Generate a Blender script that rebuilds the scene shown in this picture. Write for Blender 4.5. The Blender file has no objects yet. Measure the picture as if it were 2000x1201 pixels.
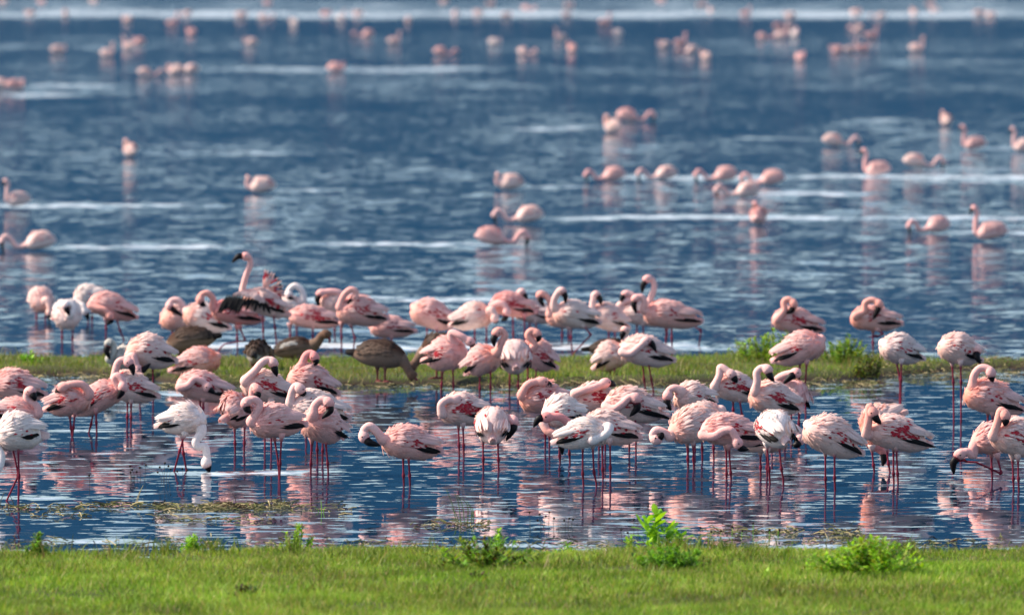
import bpy, math, random
import numpy as np

# ------------------------------------------------------------------ camera, sky, sun, exposure
SC = bpy.context.scene
COL = SC.collection
F = 400.0 / 36.0 * 2000.0          # focal length in photograph pixels (2000 wide), a 400 mm lens
CH = 3.5                           # camera height above the water
HOR = -150.0                       # row of the horizon
PITCH = math.atan((600.5 - HOR) / F)
cam_d = bpy.data.cameras.new('camera')
cam = bpy.data.objects.new('camera', cam_d)
COL.objects.link(cam)
cam.location = (0, 0, CH)
cam.rotation_euler = (math.pi / 2 - PITCH, 0, 0)
cam_d.lens = 400.0
cam_d.sensor_width = 36.0
cam_d.clip_start = 1.0
cam_d.clip_end = 20000.0
cam_d.dof.use_dof = True
cam_d.dof.focus_distance = 71.0
cam_d.dof.aperture_fstop = 5.6
SC.camera = cam

SUN_EL = math.radians(40)
SUN_AZ = math.atan2(-0.97, 0.08)   # direction to the sun: from the left, a touch beyond the birds
world = bpy.data.worlds.new('World')
SC.world = world
world.use_nodes = True
wn = world.node_tree
bg = wn.nodes['Background']
sky = wn.nodes.new('ShaderNodeTexSky')
sky.sky_type = 'NISHITA'
sky.sun_disc = False
sky.sun_elevation = SUN_EL
sky.sun_rotation = SUN_AZ
sky.air_density = 1.0
sky.dust_density = 1.0
sky.ozone_density = 0.6
wn.links.new(sky.outputs['Color'], bg.inputs['Color'])
bg.inputs['Strength'].default_value = 0.125

sun_d = bpy.data.lights.new('sun', 'SUN')
sun_d.energy = 4.1
sun_d.angle = math.radians(3.0)
sun_d.color = (1.0, 0.88, 0.75)
sun = bpy.data.objects.new('sun', sun_d)
COL.objects.link(sun)
sdir = np.array([math.sin(SUN_AZ) * math.cos(SUN_EL), math.cos(SUN_AZ) * math.cos(SUN_EL), math.sin(SUN_EL)])
from mathutils import Vector
sun.rotation_euler = Vector(sdir).to_track_quat('Z', 'Y').to_euler()
sun.location = (-40, 60, 60)

SC.view_settings.view_transform = 'Standard'
SC.view_settings.look = 'None'
SC.view_settings.gamma = 1.0
SC.view_settings.exposure = 0.78

# ------------------------------------------------------------------ helpers
RNG = np.random.default_rng(11)
CP, SP = math.cos(PITCH), math.sin(PITCH)

def ray(x, y):
    xc = (x - 1000.0) / F
    yc = -(y - 600.5) / F
    return xc, CP + yc * SP, -SP + yc * CP

def at(x, y, Y):
    """world point seen at photograph pixel (x, y) at distance Y"""
    dx, dy, dz = ray(x, y)
    t = Y / dy
    return np.array([dx * t, Y, CH + dz * t])

def ground(x, y, z=0.0):
    dx, dy, dz = ray(x, y)
    t = (z - CH) / dz
    return np.array([dx * t, dy * t, z])

def dist(y):
    return ground(1000, y)[1]

def lin(c):
    return tuple((v / 12.92 if v <= 0.04045 else ((v + 0.055) / 1.055) ** 2.4) for v in c)

def mesh_obj(name, verts, faces, mat, parent=None, cols=None, smooth=True):
    me = bpy.data.meshes.new(name)
    v = np.asarray(verts, dtype=float)
    me.from_pydata(v.tolist(), [], [tuple(int(i) for i in f) for f in faces])
    if cols is not None:
        c = np.ones((len(v), 4), dtype=np.float32)
        c[:, :3] = cols
        at_ = me.color_attributes.new('Col', 'FLOAT_COLOR', 'POINT')
        at_.data.foreach_set('color', c.ravel())
    if smooth:
        me.polygons.foreach_set('use_smooth', np.ones(len(me.polygons), dtype=bool))
    me.materials.append(mat)
    me.update()
    o = bpy.data.objects.new(name, me)
    COL.objects.link(o)
    if parent is not None:
        o.parent = parent
    return o

def fast_mesh(name, verts, quads, mat, cols=None, smooth=False):
    """one big mesh from arrays; quads (n,4) or triangles (n,3)"""
    k = quads.shape[1]
    me = bpy.data.meshes.new(name)
    me.vertices.add(len(verts))
    me.vertices.foreach_set('co', np.asarray(verts, np.float32).ravel())
    me.loops.add(quads.size)
    me.loops.foreach_set('vertex_index', quads.astype(np.int32).ravel())
    me.polygons.add(len(quads))
    me.polygons.foreach_set('loop_start', np.arange(0, quads.size, k, dtype=np.int32))
    if smooth:
        me.polygons.foreach_set('use_smooth', np.ones(len(quads), dtype=bool))
    if cols is not None:
        c = np.ones((len(verts), 4), dtype=np.float32)
        c[:, :3] = cols
        a = me.color_attributes.new('Col', 'FLOAT_COLOR', 'POINT')
        a.data.foreach_set('color', c.ravel())
    me.materials.append(mat)
    me.update()
    me.validate()
    o = bpy.data.objects.new(name, me)
    COL.objects.link(o)
    return o

def tag(o, label=None, cat=None, group=None, kind=None):
    if label: o['label'] = label
    if cat: o['category'] = cat
    if group: o['group'] = group
    if kind: o['kind'] = kind
    return o

def empty(name, loc):
    o = bpy.data.objects.new(name, None)
    o.empty_display_size = 0.1
    COL.objects.link(o)
    o.location = loc
    return o

class MB:
    """collects vertices, faces and vertex colours of one mesh"""
    def __init__(self):
        self.v, self.f, self.c, self.n = [], [], [], 0
    def add(self, v, f, c):
        v = np.asarray(v, float).reshape(-1, 3)
        c = np.asarray(c, float)
        if c.ndim == 1:
            c = np.repeat(c[None], len(v), 0)
        self.f += [tuple(int(i) + self.n for i in q) for q in f]
        self.v.append(v); self.c.append(c); self.n += len(v)
    def build(self, name, mat, parent=None, smooth=True, origin=None):
        v = np.concatenate(self.v)
        if origin is not None:
            v = v - np.asarray(origin)
        return mesh_obj(name, v, self.f, mat, parent, np.concatenate(self.c), smooth)

def catmull(P, n):
    P = np.asarray(P, float)
    if len(P) == 2:
        t = np.linspace(0, 1, n)[:, None]
        return P[0] * (1 - t) + P[1] * t
    Q = np.vstack([2 * P[0] - P[1], P, 2 * P[-1] - P[-2]])
    m = len(P) - 1
    out = []
    for u in np.linspace(0, m - 1e-6, n):
        i = int(u); t = u - i
        a, b, c, d = Q[i], Q[i + 1], Q[i + 2], Q[i + 3]
        out.append(0.5 * (2 * b + (c - a) * t + (2 * a - 5 * b + 4 * c - d) * t * t + (3 * b - a - 3 * c + d) * t ** 3))
    return np.array(out)

def unit(v):
    v = np.asarray(v, float)
    return v / (np.linalg.norm(v, axis=-1, keepdims=True) + 1e-9)

def tube(pts, rad, k=10, flat=1.0):
    """lofted tube along pts; rad per point; closed ends; returns verts, faces, ring index per vertex"""
    pts = np.asarray(pts, float); n = len(pts)
    rad = np.asarray(rad, float) * np.ones(n)
    tg = unit(np.gradient(pts, axis=0))
    ref = np.array([0., 1., 0.]) if abs(tg[0][1]) < 0.8 else np.array([0., 0., 1.])
    U = np.zeros((n, 3)); u = unit(np.cross(tg[0], ref))
    for i in range(n):
        u = unit(u - tg[i] * np.dot(u, tg[i])); U[i] = u
    W = np.cross(tg, U)
    a = np.linspace(0, 2 * np.pi, k, endpoint=False)
    V = pts[:, None] + rad[:, None, None] * (np.cos(a)[None, :, None] * U[:, None] * flat + np.sin(a)[None, :, None] * W[:, None])
    V = V.reshape(-1, 3)
    f = []
    for i in range(n - 1):
        for j in range(k):
            j2 = (j + 1) % k
            f.append((i * k + j, i * k + j2, (i + 1) * k + j2, (i + 1) * k + j))
    f.append(tuple(range(k))[::-1]); f.append(tuple((n - 1) * k + j for j in range(k)))
    return V, f, np.repeat(np.arange(n), k)

def wob(x, y, s=0):
    """smooth pseudo noise in -1..1"""
    return (np.sin(x * 1.3 + y * 0.7 + s) + np.sin(x * 0.61 - y * 1.9 + 2.1 * s + 1.0) + np.sin(x * 2.7 + y * 2.3 + 0.7 * s + 2.0) * 0.6
            + np.sin(-x * 4.1 + y * 3.7 + 1.7 * s) * 0.4) / 3.0

# ------------------------------------------------------------------ materials
def new_mat(name):
    m = bpy.data.materials.new(name)
    m.use_nodes = True
    nt = m.node_tree
    return m, nt, nt.nodes['Principled BSDF'], nt.nodes['Material Output']

def attr_mat(name, rough=0.7, translucent=0.0, noise_scale=60.0, noise_amt=0.12, bump=0.0, spec=0.3, stretch=(1, 1, 1), tcol=None):
    m, nt, b, out = new_mat(name)
    N, L = nt.nodes, nt.links
    a = N.new('ShaderNodeAttribute'); a.attribute_name = 'Col'
    tc = N.new('ShaderNodeTexCoord')
    mp = N.new('ShaderNodeMapping'); mp.inputs['Scale'].default_value = stretch
    L.new(tc.outputs['Object'], mp.inputs['Vector'])
    nz = N.new('ShaderNodeTexNoise'); nz.inputs['Scale'].default_value = noise_scale; nz.inputs['Detail'].default_value = 4
    L.new(mp.outputs['Vector'], nz.inputs['Vector'])
    mr = N.new('ShaderNodeMapRange')
    mr.inputs['From Min'].default_value = 0.3; mr.inputs['From Max'].default_value = 0.7
    mr.inputs['To Min'].default_value = 1 - noise_amt; mr.inputs['To Max'].default_value = 1 + noise_amt
    L.new(nz.outputs['Fac'], mr.inputs['Value'])
    vm = N.new('ShaderNodeVectorMath'); vm.operation = 'SCALE'
    L.new(a.outputs['Color'], vm.inputs[0]); L.new(mr.outputs['Result'], vm.inputs['Scale'])
    L.new(vm.outputs['Vector'], b.inputs['Base Color'])
    b.inputs['Roughness'].default_value = rough
    b.inputs['Specular IOR Level'].default_value = spec
    if bump:
        bp = N.new('ShaderNodeBump'); bp.inputs['Strength'].default_value = bump; bp.inputs['Distance'].default_value = 0.004
        L.new(nz.outputs['Fac'], bp.inputs['Height']); L.new(bp.outputs['Normal'], b.inputs['Normal'])
    if translucent:
        t = N.new('ShaderNodeBsdfTranslucent')
        if tcol:
            mx = N.new('ShaderNodeVectorMath'); mx.operation = 'MULTIPLY'; mx.inputs[1].default_value = tcol
            L.new(vm.outputs['Vector'], mx.inputs[0]); L.new(mx.outputs['Vector'], t.inputs['Color'])
        else:
            L.new(vm.outputs['Vector'], t.inputs['Color'])
        ms = N.new('ShaderNodeMixShader'); ms.inputs['Fac'].default_value = translucent
        L.new(b.outputs['BSDF'], ms.inputs[1]); L.new(t.outputs['BSDF'], ms.inputs[2])
        L.new(ms.outputs['Shader'], out.inputs['Surface'])
    return m

M_SKIN = attr_mat('down', 0.8, 0.0, 90, 0.10, 0.6, 0.15)
M_FEATHER = attr_mat('feather', 0.65, 0.22, 120, 0.08, 0.0, 0.25)
M_BILL = attr_mat('bill', 0.5, 0.0, 50, 0.15, 0.0, 0.2)
M_LEG = attr_mat('leg', 0.5, 0.0, 80, 0.2, 0.3, 0.4)
M_GRASS = attr_mat('grass', 0.55, 0.35, 3.0, 0.12, 0.0, 0.25, tcol=(1.15, 1.1, 0.6))
M_LEAF = attr_mat('leaf', 0.5, 0.35, 20, 0.15, 0.0, 0.3, tcol=(1.15, 1.1, 0.5))
M_TWIG = attr_mat('twig', 0.8, 0.0, 30, 0.2, 0.0, 0.2)
# water slopes: lake and sheltered pond, fine ripples and small waves
LAKE1, LAKE2, POND1, POND2 = 0.19, 0.22, 0.030, 0.022
CREST = 0.055
# ------------------------------------------------------------------ the setting
def edge(pts):
    """shore line through photograph points -> Y as a function of X"""
    P = np.array([ground(x, y) for x, y in pts])
    return lambda X: np.interp(X, P[:, 0], P[:, 1])

far_edge = edge([(-900, 703), (0, 702), (500, 703), (900, 705), (1250, 703), (1450, 698), (1700, 702), (1850, 707), (2000, 709), (2600, 712)])
near_edge = edge([(-900, 728), (0, 736), (180, 736), (300, 748), (420, 760), (640, 757), (900, 754), (1250, 756), (1450, 752), (1600, 748), (1720, 742), (1850, 730), (2000, 722), (2600, 720)])
def shore(X):
    return 62.45 + 0.34 * wob(X * 1.3, 0 * X, 3) + 0.12 * wob(X * 5, 0 * X, 8) + 0.05 * wob(X * 17, 0 * X, 9)

def sstep(a, b, x):
    t = np.clip((x - a) / (b - a), 0, 1)
    return t * t * (3 - 2 * t)

def strip_in(X, Y):
    n = near_edge(X) + 0.28 * wob(X * 2.1, Y * 0, 5) + 0.12 * wob(X * 7, Y, 2)
    f = far_edge(X) + 0.3 * wob(X * 1.7, Y * 0, 9)
    return np.minimum(Y - n, f - Y)          # metres inside the strip

def ground_z(X, Y):
    z = np.full(np.shape(X), -0.35)
    d = strip_in(X, Y)
    z = np.maximum(z, -0.35 + 0.40 * sstep(-0.5, 0.7, d) + 0.015 * wob(X * 3, Y * 3, 4) * (d > 0))
    b = shore(X) - Y
    z = np.maximum(z, -0.35 + 0.42 * sstep(-0.4, 0.5, b) + 0.02 * wob(X * 2, Y * 2, 6) * (b > 0))
    return z

def axis(parts):
    out = []
    for a, b, s in parts:
        out += list(np.arange(a, b, s))
    return np.array(out + [parts[-1][1]])

xs = axis([(-4500, -500, 1000), (-500, -60, 110), (-60, -7, 5), (-7, 7, 0.14), (7, 60, 5), (60, 500, 110), (500, 4500, 1000)])
ys = axis([(-800, 0, 200), (0, 50, 10), (50, 62, 0.6), (62, 64.4, 0.12), (64.4, 84, 2), (84, 96, 0.2), (96, 200, 20), (200, 6000, 600)])
GX, GY = np.meshgrid(xs, ys)
GV = np.stack([GX, GY, ground_z(GX, GY)], -1).reshape(-1, 3)
nx, ny = len(xs), len(ys)
I = (np.arange(ny - 1)[:, None] * nx + np.arange(nx - 1)[None]).ravel()
GQ = np.stack([I, I + 1, I + nx + 1, I + nx], 1)

m, nt, b, out = new_mat('soil')
N, L = nt.nodes, nt.links
g = N.new('ShaderNodeNewGeometry')
nz = N.new('ShaderNodeTexNoise'); nz.inputs['Scale'].default_value = 3.0; nz.inputs['Detail'].default_value = 6
L.new(g.outputs['Position'], nz.inputs['Vector'])
cr = N.new('ShaderNodeValToRGB')
cr.color_ramp.elements[0].position = 0.3; cr.color_ramp.elements[0].color = (0.050, 0.062, 0.020, 1)
cr.color_ramp.elements[1].position = 0.75; cr.color_ramp.elements[1].color = (0.095, 0.090, 0.038, 1)
L.new(nz.outputs['Fac'], cr.inputs['Fac'])
sx = N.new('ShaderNodeSeparateXYZ'); L.new(g.outputs['Position'], sx.inputs['Vector'])
mr = N.new('ShaderNodeMapRange'); mr.inputs['From Min'].default_value = 0.012; mr.inputs['From Max'].default_value = 0.045
L.new(sx.outputs['Z'], mr.inputs['Value'])
mud = N.new('ShaderNodeMix'); mud.data_type = 'RGBA'; mud.inputs['A'].default_value = (0.045, 0.034, 0.022, 1)
L.new(mr.outputs['Result'], mud.inputs['Factor']); L.new(cr.outputs['Color'], mud.inputs['B'])
L.new(mud.outputs['Result'], b.inputs['Base Color'])
b.inputs['Roughness'].default_value = 0.95
b.inputs['Specular IOR Level'].default_value = 0.1
tag(fast_mesh('ground', GV, GQ, m, smooth=True), kind='structure')

# far crater slopes beyond the lake: out of frame above, mirrored in calm water
hx = np.linspace(-3600, 3600, 90)
rows = []
for k in range(14):
    t = k / 13
    ridge = 385 + 24 * wob(hx / 420, 0 * hx, 1) + 10 * wob(hx / 130, 0 * hx, 2)
    h = ridge * t ** 1.15 + 25 * np.sin(t * np.pi) * wob(hx / 160, 0 * hx + 7 * t, 5)
    yy = 3300 - 0.00008 * hx ** 2 + 1500 * t + 60 * wob(hx / 300, 0 * hx + 3 * t, 4)
    rows.append(np.stack([hx, yy, h - 1.0], -1))
HV = np.array(rows).reshape(-1, 3)
n1 = len(hx)
I = (np.arange(13)[:, None] * n1 + np.arange(n1 - 1)[None]).ravel()
m, nt, b, out = new_mat('blue_slopes')
N, L = nt.nodes, nt.links
g = N.new('ShaderNodeNewGeometry')
nz = N.new('ShaderNodeTexNoise'); nz.inputs['Scale'].default_value = 0.006; nz.inputs['Detail'].default_value = 6
L.new(g.outputs['Position'], nz.inputs['Vector'])
cr = N.new('ShaderNodeValToRGB')
cr.color_ramp.elements[0].position = 0.35; cr.color_ramp.elements[0].color = (0.008, 0.034, 0.074, 1)  # haze blue painted into the slopes, kept dark for their mirror image
cr.color_ramp.elements[1].position = 0.7; cr.color_ramp.elements[1].color = (0.015, 0.051, 0.100, 1)
L.new(nz.outputs['Fac'], cr.inputs['Fac']); L.new(cr.outputs['Color'], b.inputs['Base Color'])
b.inputs['Roughness'].default_value = 1.0; b.inputs['Specular IOR Level'].default_value = 0.0
tag(fast_mesh('hills', HV, np.stack([I, I + 1, I + n1 + 1, I + n1], 1), m, smooth=True), kind='structure')

# ---- water: one sheet; the attribute "Col".r says how ruffled each stretch is
ysw = axis([(40, 60, 5), (60, 62, 1)])[:-1]
pix = np.concatenate([np.arange(1085, 640, -2.5), np.arange(640, 300, -3), np.arange(300, 0, -2.5), [-10, -25, -50, -80, -110, -130]])
ysw = np.concatenate([[-60, 0, 40, 55], [dist(p) for p in pix], [6000]])
xw = np.concatenate([[-4500, -600, -100, -40], np.linspace(-22, 22, 221), [40, 100, 600, 4500]])
WX, WY = np.meshgrid(xw, ysw)
WV = np.stack([WX, WY, 0 * WX], -1).reshape(-1, 3)
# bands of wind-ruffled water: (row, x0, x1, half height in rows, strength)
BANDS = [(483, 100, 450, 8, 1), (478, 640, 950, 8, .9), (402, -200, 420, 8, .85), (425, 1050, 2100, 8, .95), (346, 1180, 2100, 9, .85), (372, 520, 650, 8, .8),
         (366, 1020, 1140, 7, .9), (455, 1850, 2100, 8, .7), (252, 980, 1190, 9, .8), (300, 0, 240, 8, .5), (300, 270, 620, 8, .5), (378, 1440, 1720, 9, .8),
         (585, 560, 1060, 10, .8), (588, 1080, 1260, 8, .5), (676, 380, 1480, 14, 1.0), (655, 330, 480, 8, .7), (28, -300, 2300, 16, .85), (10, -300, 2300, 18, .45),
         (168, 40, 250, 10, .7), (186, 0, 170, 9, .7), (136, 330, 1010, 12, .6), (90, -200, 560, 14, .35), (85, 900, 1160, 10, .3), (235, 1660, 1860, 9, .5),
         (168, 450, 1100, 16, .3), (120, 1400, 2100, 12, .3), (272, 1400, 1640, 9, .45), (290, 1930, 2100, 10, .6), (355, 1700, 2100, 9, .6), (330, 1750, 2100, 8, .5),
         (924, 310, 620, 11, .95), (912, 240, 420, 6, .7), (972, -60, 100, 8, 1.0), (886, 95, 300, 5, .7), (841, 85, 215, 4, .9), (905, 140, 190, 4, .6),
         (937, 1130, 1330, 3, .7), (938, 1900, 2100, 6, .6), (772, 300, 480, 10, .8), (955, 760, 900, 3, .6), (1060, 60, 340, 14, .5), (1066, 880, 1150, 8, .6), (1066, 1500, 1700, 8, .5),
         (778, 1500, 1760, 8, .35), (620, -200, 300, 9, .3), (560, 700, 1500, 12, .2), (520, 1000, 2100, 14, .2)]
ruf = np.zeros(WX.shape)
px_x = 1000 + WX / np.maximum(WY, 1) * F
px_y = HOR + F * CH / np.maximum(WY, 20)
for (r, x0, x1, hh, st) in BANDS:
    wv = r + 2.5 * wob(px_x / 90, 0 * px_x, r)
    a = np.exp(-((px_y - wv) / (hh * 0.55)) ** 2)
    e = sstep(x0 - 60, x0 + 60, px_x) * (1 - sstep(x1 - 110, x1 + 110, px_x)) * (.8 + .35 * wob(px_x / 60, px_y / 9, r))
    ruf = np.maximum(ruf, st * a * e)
CALM = [(58, -300, 2300, 18, .9), (112, -300, 2300, 12, .6), (148, 400, 2300, 8, .4), (205, -300, 900, 22, .7), (262, 200, 1000, 26, .5), (205, 1100, 2300, 30, .9), (262, 1250, 1640, 22, .7), (320, 560, 1150, 16, .5),
        (330, -200, 240, 16, .6), (445, 0, 480, 20, .6), (395, 620, 950, 14, .5), (498, 500, 900, 16, .4), (400, 1100, 1400, 10, .4), (480, 1150, 1800, 20, .4), (545, -200, 420, 16, .3)]
calm = np.zeros(WX.shape)
for (r, x0, x1, hh, st) in CALM:
    wv = r + 6 * wob(px_x / 160, 0 * px_x, r + 3)
    a = np.exp(-((px_y - wv) / hh) ** 4)
    e = sstep(x0 - 150, x0 + 150, px_x) * (1 - sstep(x1 - 150, x1 + 150, px_x))
    calm = np.maximum(calm, st * a * e)
pond = 1 - sstep(84.0, 92.0, WY)            # sheltered water in front of the strip
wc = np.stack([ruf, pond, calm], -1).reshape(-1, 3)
nx, ny = len(xw), len(ysw)
I = (np.arange(ny - 1)[:, None] * nx + np.arange(nx - 1)[None]).ravel()
m, nt, b, out = new_mat('water')
N, L = nt.nodes, nt.links
g = N.new('ShaderNodeNewGeometry')
at_ = N.new('ShaderNodeAttribute'); at_.attribute_name = 'Col'
sep = N.new('ShaderNodeSeparateColor'); L.new(at_.outputs['Color'], sep.inputs['Color'])
def slope(scale, stretch, detail, off):
    mp = N.new('ShaderNodeMapping'); mp.inputs['Scale'].default_value = stretch; mp.inputs['Location'].default_value = (off, off * 1.7, 0)
    L.new(g.outputs['Position'], mp.inputs['Vector'])
    t = N.new('ShaderNodeTexNoise'); t.inputs['Scale'].default_value = scale; t.inputs['Detail'].default_value = detail; t.inputs['Roughness'].default_value = 0.55
    L.new(mp.outputs['Vector'], t.inputs['Vector'])
    s = N.new('ShaderNodeVectorMath'); s.operation = 'SUBTRACT'; s.inputs[1].default_value = (0.5, 0.5, 0.5)
    L.new(t.outputs['Color'], s.inputs[0])
    return s.outputs['Vector'], t.outputs['Fac']
def vscale(v, f):
    s = N.new('ShaderNodeVectorMath'); s.operation = 'SCALE'; L.new(v, s.inputs[0])
    if isinstance(f, float): s.inputs['Scale'].default_value = f
    else: L.new(f, s.inputs['Scale'])
    return s.outputs['Vector']
def vadd(a, c):
    s = N.new('ShaderNodeVectorMath'); s.operation = 'ADD'; L.new(a, s.inputs[0]); L.new(c, s.inputs[1]); return s.outputs['Vector']
def math_(op, a, c):
    s = N.new('ShaderNodeMath'); s.operation = op
    for i, v in enumerate((a, c)):
        if isinstance(v, (int, float)): s.inputs[i].default_value = v
        else: L.new(v, s.inputs[i])
    return s.outputs[0]
s1, _ = slope(6.5, (1, 0.7, 1), 2.0, 3.0)          # ripples of a hand's width
s2, _ = slope(2.3, (1, 0.5, 1), 3.0, 11.0)        # small waves
s3, f3 = slope(0.30, (1, 0.22, 1), 3.0, 31.0)       # gusts
gust = N.new('ShaderNodeMapRange'); gust.inputs['From Min'].default_value = 0.38; gust.inputs['From Max'].default_value = 0.66
gust.inputs['To Min'].default_value = 0.25; gust.inputs['To Max'].default_value = 1.7
L.new(f3, gust.inputs['Value'])
lake = math_('SUBTRACT', 1.0, sep.outputs['Green'])
amp1 = math_('ADD', math_('MULTIPLY', lake, LAKE1), math_('MULTIPLY', sep.outputs['Green'], POND1))
amp2 = math_('ADD', math_('MULTIPLY', lake, LAKE2), math_('MULTIPLY', sep.outputs['Green'], POND2))
GUST = math_('MULTIPLY', gust.outputs['Result'], math_('SUBTRACT', 1.0, math_('MULTIPLY', sep.outputs['Blue'], 0.55)))
amp1 = math_('MULTIPLY', amp1, GUST)
amp2 = math_('MULTIPLY', amp2, GUST)
# crests: short ridges that turn up to the open sky, seen as thin pale lines
_, fc = slope(5.0, (.75, 1.1, 1), 3.0, 57.0)
_, fd = slope(0.8, (1, 0.35, 1), 2.0, 83.0)
crest = N.new('ShaderNodeMapRange'); crest.inputs['From Min'].default_value = 0.545; crest.inputs['From Max'].default_value = 0.64
crest.inputs['To Min'].default_value = 0.0; crest.inputs['To Max'].default_value = 1.0
L.new(fc, crest.inputs['Value'])
cmod = N.new('ShaderNodeMapRange'); cmod.inputs['From Min'].default_value = 0.38; cmod.inputs['From Max'].default_value = 0.62
cmod.inputs['To Min'].default_value = 0.35; cmod.inputs['To Max'].default_value = 1.2
L.new(fd, cmod.inputs['Value'])
crests = math_('MULTIPLY', math_('MULTIPLY', crest.outputs['Result'], cmod.outputs['Result']), math_('MULTIPLY', math_('SUBTRACT', 1.0, math_('MULTIPLY', sep.outputs['Blue'], 0.45)), CREST))
# ruffled bands are broken up by the gusts
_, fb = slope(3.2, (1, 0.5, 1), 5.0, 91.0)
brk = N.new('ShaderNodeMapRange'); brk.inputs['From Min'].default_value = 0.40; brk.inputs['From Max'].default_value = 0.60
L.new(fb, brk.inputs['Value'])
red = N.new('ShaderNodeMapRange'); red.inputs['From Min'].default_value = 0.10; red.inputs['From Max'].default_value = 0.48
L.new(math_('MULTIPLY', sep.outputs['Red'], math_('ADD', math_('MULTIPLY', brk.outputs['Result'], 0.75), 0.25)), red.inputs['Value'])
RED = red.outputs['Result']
amp1 = math_('ADD', amp1, math_('MULTIPLY', RED, 0.10))
sl = vadd(vscale(s1, amp1), vscale(s2, amp2))
bias = N.new('ShaderNodeCombineXYZ'); bias.inputs['Z'].default_value = 1.0
L.new(math_('SUBTRACT', math_('MULTIPLY', RED, -0.075), crests), bias.inputs['Y'])   # ruffled faces turn up against the breeze
flat = N.new('ShaderNodeVectorMath'); flat.operation = 'MULTIPLY'; flat.inputs[1].default_value = (1, 1, 0)
L.new(sl, flat.inputs[0])
nrm = N.new('ShaderNodeVectorMath'); nrm.operation = 'NORMALIZE'
L.new(vadd(flat.outputs['Vector'], bias.outputs['Vector']), nrm.inputs[0])
L.new(nrm.outputs['Vector'], b.inputs['Normal'])
# bright sky glare of the ruffled bands, painted white into the base colour
glare_ = N.new('ShaderNodeMapRange'); glare_.inputs['From Min'].default_value = 0.35; glare_.inputs['From Max'].default_value = 1.0
glare_.inputs['To Max'].default_value = 0.9
L.new(RED, glare_.inputs['Value'])
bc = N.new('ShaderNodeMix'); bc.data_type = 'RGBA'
L.new(glare_.outputs['Result'], bc.inputs['Factor'])
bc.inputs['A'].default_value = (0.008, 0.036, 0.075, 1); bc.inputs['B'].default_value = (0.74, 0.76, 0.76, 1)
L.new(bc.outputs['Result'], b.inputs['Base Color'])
b.inputs['IOR'].default_value = 1.333
L.new(math_('ADD', math_('MULTIPLY', RED, 0.10), math_('ADD', math_('MULTIPLY', lake, 0.045), 0.025)), b.inputs['Roughness'])
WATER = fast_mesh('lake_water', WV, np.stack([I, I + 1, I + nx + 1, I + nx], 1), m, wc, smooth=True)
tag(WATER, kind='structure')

# ---- grass
def blades(n, X, Y, Z, hgt, wid, lean, cols):
    a = RNG.uniform(0, 2 * np.pi, n); d = RNG.uniform(0, 2 * np.pi, n)
    sx, sy = np.cos(a) * wid, np.sin(a) * wid
    lx, ly = np.cos(d) * lean * hgt, np.sin(d) * lean * hgt
    P = np.stack([X, Y, Z], -1)
    S = np.stack([sx, sy, 0 * sx], -1)
    mid = P + np.stack([lx * 0.35, ly * 0.35, hgt * 0.55], -1)
    tip = P + np.stack([lx, ly, hgt], -1)
    V = np.stack([P - S, P + S, mid - S * .8, mid + S * .8, tip], 1)
    base = np.arange(n)[:, None] * 5
    T = np.concatenate([base + np.array([[0, 1, 3]]), base + np.array([[0, 3, 2]]), base + np.array([[2, 3, 4]])])
    C = np.repeat(cols[:, None], 5, 1)
    return V.reshape(-1, 3), T, C.reshape(-1, 3)

PAL = np.array([lin(c) for c in [(.38, .50, .14), (.43, .53, .16), (.49, .55, .20), (.33, .44, .12), (.52, .52, .28), (.58, .51, .34)]])
def grass_field(name, n, X, Y, hbase, label, patch_seed, yellow, dry=lambda X, Y: 0, bright=1.0):
    Z = ground_z(X, Y)
    keep = Z > 0.006 + 0.03 * RNG.random(len(X)) ** 2 * (wob(X * 4, Y * 3, patch_seed + 2) + .6)
    bare = wob(X * 2.4, Y * 1.3, patch_seed + 11) + .7 * wob(X * 6.5, Y * 3.1, patch_seed + 12)
    keep &= RNG.random(len(X)) > .75 * sstep(.45, 1.0, bare)
    X, Y, Z = X[keep], Y[keep], Z[keep]; n = len(X)
    patch = wob(X * 1.9, Y * 0.8, patch_seed) + 0.6 * wob(X * 5, Y * 2.2, patch_seed + 1)
    h = hbase * (0.65 + 0.5 * RNG.random(n) + 0.25 * patch) * np.where(RNG.random(n) < 0.04, 1.6, 1)
    big = wob(X * .9, Y * .9, patch_seed + 5) * .5 + wob(X * 2.3, Y * 1.1, patch_seed + 6) * .5
    p = np.clip(0.5 + 0.5 * patch + .45 * big + dry(X, Y), 0, 1.4)
    h = h * np.clip(1 - .35 * big, .5, 1.3)
    w = np.clip(np.stack([.3 + .5 * (1 - p), .3 + .2 * p, .15 + .35 * p, .25 * (1 - p), .10 + yellow * p, .04 + yellow * .5 * p], -1), 0.01, None)
    w /= w.sum(1, keepdims=True)
    idx = (RNG.random(n)[:, None] > np.cumsum(w, 1)).sum(1).clip(0, 5)
    c = PAL[idx] * RNG.uniform(.95, 1.5, (n, 1)) * bright * (1 - .38 * big - .28 * wob(X * 7, Y * 3, 17))[:, None]
    V, T, C = blades(n, X, Y, Z - 0.004, h, RNG.uniform(.0014, .0032, n), RNG.uniform(.1, .9, n), c)
    o = fast_mesh(name, V, T, M_GRASS, C)
    tag(o, label, 'grass', kind='stuff')
    return o

n = 210000
Y = RNG.uniform(55.5, 63.2, n); X = RNG.uniform(-3.9, 3.9, n)
grass_field('shore_grass', n, X, Y, 0.038, 'short bright green grass covering the near bank', 3, .22, lambda X, Y: .5 * sstep(60.5, 62.2, Y), 1.22)
n = 95000
Y = RNG.uniform(84, 95, n); X = RNG.uniform(-5.6, 5.6, n)
grass_field('sandbar_grass', n, X, Y, 0.042, 'olive green grass on the low strip of land between pond and lake', 7, 1.0, bright=.92)

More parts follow.
